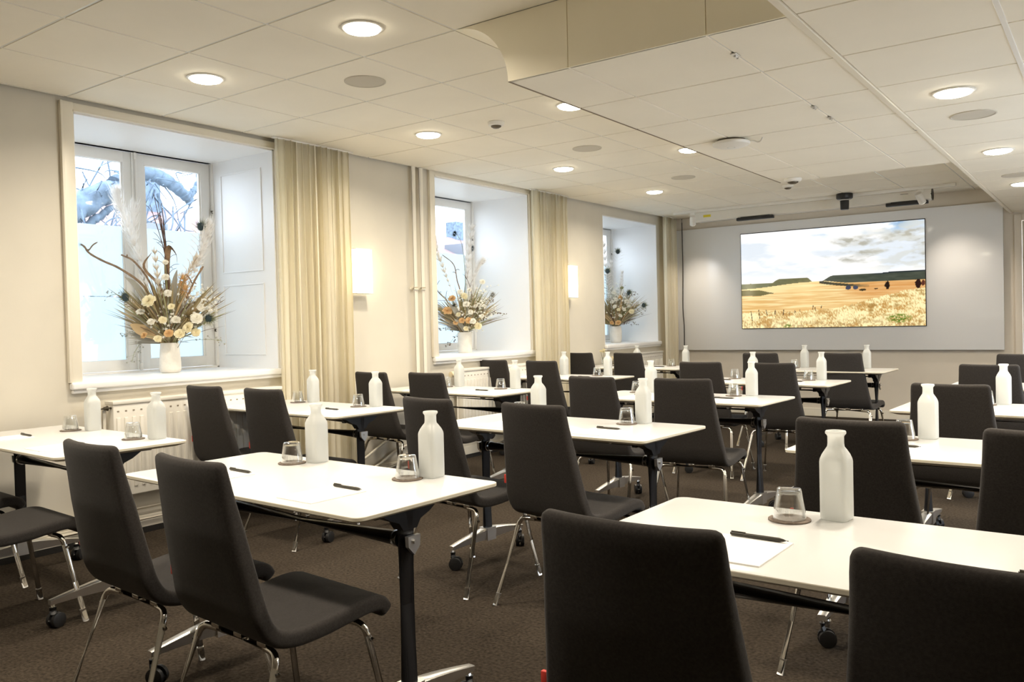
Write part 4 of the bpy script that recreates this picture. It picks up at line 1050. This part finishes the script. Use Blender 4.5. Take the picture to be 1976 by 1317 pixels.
for pts in ([(0, 0), (.15, .10), (.30, .19), (.42, .17)], [(0, 0), (-.12, .03), (-.22, .05), (-.30, .01)], [(0, 0), (-.08, -.02), (-.15, -.10), (-.19, -.14)], [(0, 0), (.12, .22), (.22, .32), (.30, .30)]): b.sprig(pts, 'dark_twig', 18, .012, .007, name='thin_sprig')
b.fill(1.0)
for cx, cz, R, m in ((.07, .20, .035, 'petal_white'), (-.05, .18, .035, 'petal'), (-.02, .12, .04, 'petal_peach'), (.12, .26, .03, 'petal_white'), (.06, .42, .03, 'petal_white'), (-.08, .10, .035, 'petal_peach'), (.18, .16, .03, 'petal_white')): b.rose((cx, cz), R, m, -.10)
# --- bouquet in the farthest window
b = Bouquet(-.35, 9.565, SILL + .205, 'grey-brown dried bouquet in the farthest window beside the board', 37)
b.plume([(0, -.12), (-.06, .40), (-.10, .70), (-.13, 1.12)], .07, 'plume_white', .05, 300); b.plume([(0, -.12), (-.06, .4), (-.08, .6), (-.04, .86)], .06, 'plume_white', .02, 260); b.plume([(0, -.12), (.06, .35), (.08, .52), (.10, .72)], .05, 'plume_white', .0, 180)
b.feather([(0, -.12), (.0, .4), (.02, .75), (.05, .97)], d=.0, barb=.10); b.feather([(0, -.12), (-.06, .35), (-.09, .55), (-.09, .72)], m='dry_grey', d=-.02, barb=.05); b.feather([(0, -.12), (.14, .16), (.28, .26), (.36, .27)], m='dry_grey', d=-.06, barb=.07)
b.feather([(0, -.12), (.10, .3), (.14, .4), (.17, .43)], m='dry_grey', d=-.08, barb=.06)
b.fan((0, .02), (-.20, .30), .40, 26, 'dry', -.05); b.fan((0, .02), (-.22, .14), .35, 22, 'dry', -.05); b.fan((0, .02), (-.06, .42), .35, 26, 'dry', .0); b.fan((0, .02), (.08, .26), .4, 18, 'dry_tan', -.05)
b.leaf([(0, 0), (.02, .12), (.06, .26), (.08, .38)], .020, 'dry_tan', -.12, 'broad_leaf'); b.leaf([(0, 0), (-.06, .08), (-.14, .14), (-.24, .10)], .03, 'dry_tan', -.1, 'broad_leaf')
b.rose((.02, .05), .05, 'petal_peach', -.12); b.rose((.20, .19), .045, 'petal', -.1); b.rose((.06, .38), .04, 'petal_peach', -.08); b.rose((.14, .32), .045, 'petal_white', -.08); b.rose((-.02, .44), .04, 'petal_white', -.04); b.rose((.0, .35), .035, 'petal_white', -.1); b.rose((-.02, .26), .035, 'petal_white', -.12); b.rose((.09, .5), .03, 'sprig', -.03)
for pts, n, sp in (([(0, 0), (-.02, .25), (-.04, .46)], 44, .05), ([(0, 0), (.08, .25), (.13, .40)], 44, .06), ([(0, 0), (.14, .20), (.22, .30)], 44, .06), ([(0, 0), (.02, .3), (.05, .5)], 34, .05)): b.sprig(pts, 'petal_white', n, sp)
for pts in ([(0, 0), (.10, .03), (.20, .06), (.26, .02)], [(0, 0), (.12, .2), (.26, .24), (.34, .16)], [(0, 0), (.1, .3), (.2, .45), (.28, .42)]): b.sprig(pts, 'dark_twig', 20, .022, .007, name='thin_sprig')

b.fill(1.1)
for cx, cz, R, m in ((.05, .14, .035, 'petal_white'), (.10, .22, .035, 'petal_white'), (-.05, .32, .035, 'petal_white'), (.03, .22, .03, 'petal'), (.17, .26, .03, 'petal_white'), (-.06, .05, .035, 'petal_peach')): b.rose((cx, cz), R, m, -.10)
# little glass of cream flowers on the farthest window-side table
t = empty('flower_vase', (.12, 8.40, .7401)); tag(t, 'small glass of cream flowers on the farthest window table', 'flower vase')
bm = NB(); lathe(bm, [(0, 0), (.024, 0), (.026, .004), (.024, .09), (.022, .09), (.023, .008), (0, .006)], 24); obj('glass_body', bm, M['glass'], t)
for k, (a, c, z) in enumerate(((-.025, 0, .15), (.02, -.01, .165), (.0, .02, .14))):
    bm = NB(); tube(bm, smooth_path([(0, 0, .01), (a * .3, c * .3, .08), (a, c, z)], 4), .0022, 6); st = obj('stem', bm, M['sprig'], t)
    bm = NB()
    for q in range(20):
        w = q / 20; an = q * 2.4; dv = Vector((math.cos(an), math.sin(an), 0)); R = .024; sd = Vector((-dv.y, dv.x, 0)); p = Vector((a, c, z)); rad = R * (.2 + .8 * w)
        vs = [bm.verts.new(p + dv * rad * .2 - sd * .005), bm.verts.new(p + dv * rad * .2 + sd * .005), bm.verts.new(p + dv * rad + sd * .011 + Vector((0, 0, R * (1.0 - .5 * w)))), bm.verts.new(p + dv * rad - sd * .011 + Vector((0, 0, R * (1.0 - .5 * w))))]
        bm.faces.new(vs)
    obj('blossom', bm, M['petal'], t, recalc=False)

# ------------------------------------------------------------------ outside
bm = NB(); box(bm, -60, -.82, -30, 50, -.6, -.4)
tag(obj('ground', bm, M['ground'], smooth=False), 'pale ground outside the windows', 'ground', kind='structure')
t = empty('tree', (-3.6, 3.7, -.4)); tag(t, 'gnarled haze-tinted tree with thick drooping limbs outside the nearest window', 'tree')
def wig(pts, amp, seed): 
    r = random.Random(seed); return [Vector(p) + Vector((r.uniform(-amp, amp), r.uniform(-amp, amp), r.uniform(-amp, amp))) for p in pts]
def limb(pts, r0, r1, name, seed, amp=.010):
    P = smooth_path(pts, 10); P = wig(P, amp, seed); n = len(P); bm = NB()
    tube(bm, P, [(r0 + (r1 - r0) * i / (n - 1)) * (1 + .06 * math.sin(i * .9 + seed)) for i in range(n)], 20)
    for v in bm.verts: v.co += Vector((0, 1, 1)) * .055 * noise.noise(v.co * 11) + Vector((1, 0, 0)) * .05 * noise.noise(v.co * 9 + Vector((3, 3, 3))); o = obj(name, bm, M['bark'], t); return P
limb([(0, -.6, 0), (.02, -.3, 1.6), (0, .15, 2.55), (0, .50, 2.85), (0, .84, 3.08), (0, 1.10, 3.2)], .19, .105, 'trunk', 1)
P = limb([(0, 1.0, 3.2), (0, 1.28, 3.36), (0, 1.55, 3.34), (0, 1.78, 3.22), (0, 1.9, 3.12)], .10, .05, 'limb', 2)
limb([(0, .35, 2.7), (0, .60, 2.68), (0, .80, 2.84), (0, 1.0, 2.98)], .06, .03, 'limb', 3)
limb([(0, 1.84, 3.16), (0.02, 1.92, 3.24), (0, 1.98, 3.36)], .05, .02, 'limb', 4)
r = random.Random(5)
bm = NB()
for k in range(90):
    y = r.uniform(.3, 2.0); z = r.uniform(2.6, 3.5); p = Vector((r.uniform(-.3, .3), y, z)); q = p + Vector((r.uniform(-.2, .2), r.uniform(-.45, .45), r.uniform(-.9, .05)))
    tube(bm, smooth_path([p, (p + q) / 2 + Vector((0, r.uniform(-.12, .12), r.uniform(-.05, .12))), q], 4), [.011 - .008 * i / 8 for i in range(9)], 5)
tag(obj('twigs', bm, M['bark'], t), kind='stuff')
def house(x, y0, y1, z0, ze, zr, label, chim):
    t = empty('house', (x, y0, -.4)); tag(t, label, 'house', 'houses outside')
    L = y1 - y0; D = 7
    bm = NB(); box(bm, -D, 0, 0, L, 0, ze + .4); obj('wall', bm, M['render'], t, smooth=False)
    bm = NB(); prism(bm, [(.3, ze + .4), (-D / 2, zr + .4), (-D - .3, ze + .4)], 'y', -.3, L + .3); obj('roof', bm, M['roof'], t, smooth=False)
    n = int(L / 1.5)
    for k in range(n):
        y = .8 + k * (L - 1.6) / max(1, n - 1)
        bm = NB(); box(bm, -.02, .06, y - .35, y + .35, ze - 1.4, ze - .1); w = obj('window', bm, M['frame'], t, smooth=False)
        bm = NB(); box(bm, .055, .07, y - .29, y + .29, ze - 1.33, ze - .17); obj('pane', bm, M['house_glass'], w, smooth=False)
        if k % 2: bm = NB(); box(bm, -1.6, -.4, y - .4, y + .4, ze + .5, ze + 1.35); obj('dormer', bm, M['house_glass'], t, smooth=False)
    for y in chim: bm = NB(); box(bm, -D / 2 - .3, -D / 2 + .3, y - .35, y + .35, zr - .1, zr + 1.1); obj('chimney', bm, M['bark'], t, smooth=False)
house(-14, 9.2, 20.5, -.4, 3.0, 4.8, 'pinkish red-roofed house seen through the nearest window', (4.0, 9.0))
house(-16, 24.5, 40, -.4, 3.6, 5.2, 'pale house seen through the farther windows', (5.0,))
t = empty('shrub', (-3.0, 4.55, -.4)); tag(t, 'dull dark shrub just above the frosted film of the nearest window', 'shrub')
bm = NB(); r = random.Random(9)
for k in range(420):
    a = r.uniform(0, 6.28); ph = math.acos(r.uniform(-.2, 1)); R = r.uniform(.6, 1.0); p = Vector((.5 * R * math.sin(ph) * math.cos(a), .85 * R * math.sin(ph) * math.sin(a), 1.25 + 1.05 * R * math.cos(ph)))
    d = Vector((r.uniform(-1, 1), r.uniform(-1, 1), r.uniform(-.5, 1))).normalized(); u, v = frame_of(d)
    vs = [bm.verts.new(p - u * .02), bm.verts.new(p + v * .05), bm.verts.new(p + u * .02 + d * .03), bm.verts.new(p - v * .02 + d * .08)]; bm.faces.new(vs)
obj('foliage', bm, M['bush'], t, smooth=False, recalc=False)
bm = NB(); tube(bm, [(0, 0, 0), (.02, 0, .7), (0, .05, 1.4)], [.05, .04, .02], 8); obj('stem', bm, M['bark'], t)

# ------------------------------------------------------------------ sky
w = bpy.data.worlds.new('overcast_sky'); scn.world = w; w.use_nodes = True
bg = w.node_tree.nodes['Background']; bg.inputs[0].default_value = (.80, .89, 1.0, 1); bg.inputs[1].default_value = 6.5

# ------------------------------------------------------------------ camera
yaw, pitch, roll = math.radians(35.9883), math.radians(-1.2152), math.radians(-1.3892)
F = Vector((-math.sin(yaw) * math.cos(pitch), math.cos(yaw) * math.cos(pitch), math.sin(pitch)))
Rt = Vector((math.cos(yaw), math.sin(yaw), 0)); U = Rt.cross(F)
R2 = Rt * math.cos(roll) + U * math.sin(roll); U2 = U * math.cos(roll) - Rt * math.sin(roll)
cam = bpy.data.cameras.new('camera'); co = bpy.data.objects.new('camera', cam); COL.objects.link(co)
mw = Matrix((( R2.x, U2.x, -F.x, 4.9309), (R2.y, U2.y, -F.y, 0.0), (R2.z, U2.z, -F.z, CAMZ), (0, 0, 0, 1)))
co.matrix_world = mw
cam.sensor_fit = 'HORIZONTAL'; cam.sensor_width = 36; cam.lens = 1612.185 * 36 / 1976; cam.clip_start = .02; cam.clip_end = 300
scn.camera = co

# ------------------------------------------------------------------ view and light transport
scn.view_settings.view_transform = 'Standard'; scn.view_settings.look = 'None'; scn.view_settings.gamma = 1.0
scn.view_settings.use_curve_mapping = False; scn.view_settings.exposure = 0.06
cy = scn.cycles
cy.use_denoising = True; cy.max_bounces = 14; cy.diffuse_bounces = 8; cy.glossy_bounces = 6; cy.transparent_max_bounces = 24; cy.transmission_bounces = 8
cy.caustics_reflective = False; cy.caustics_refractive = False; cy.sample_clamp_indirect = 6.0
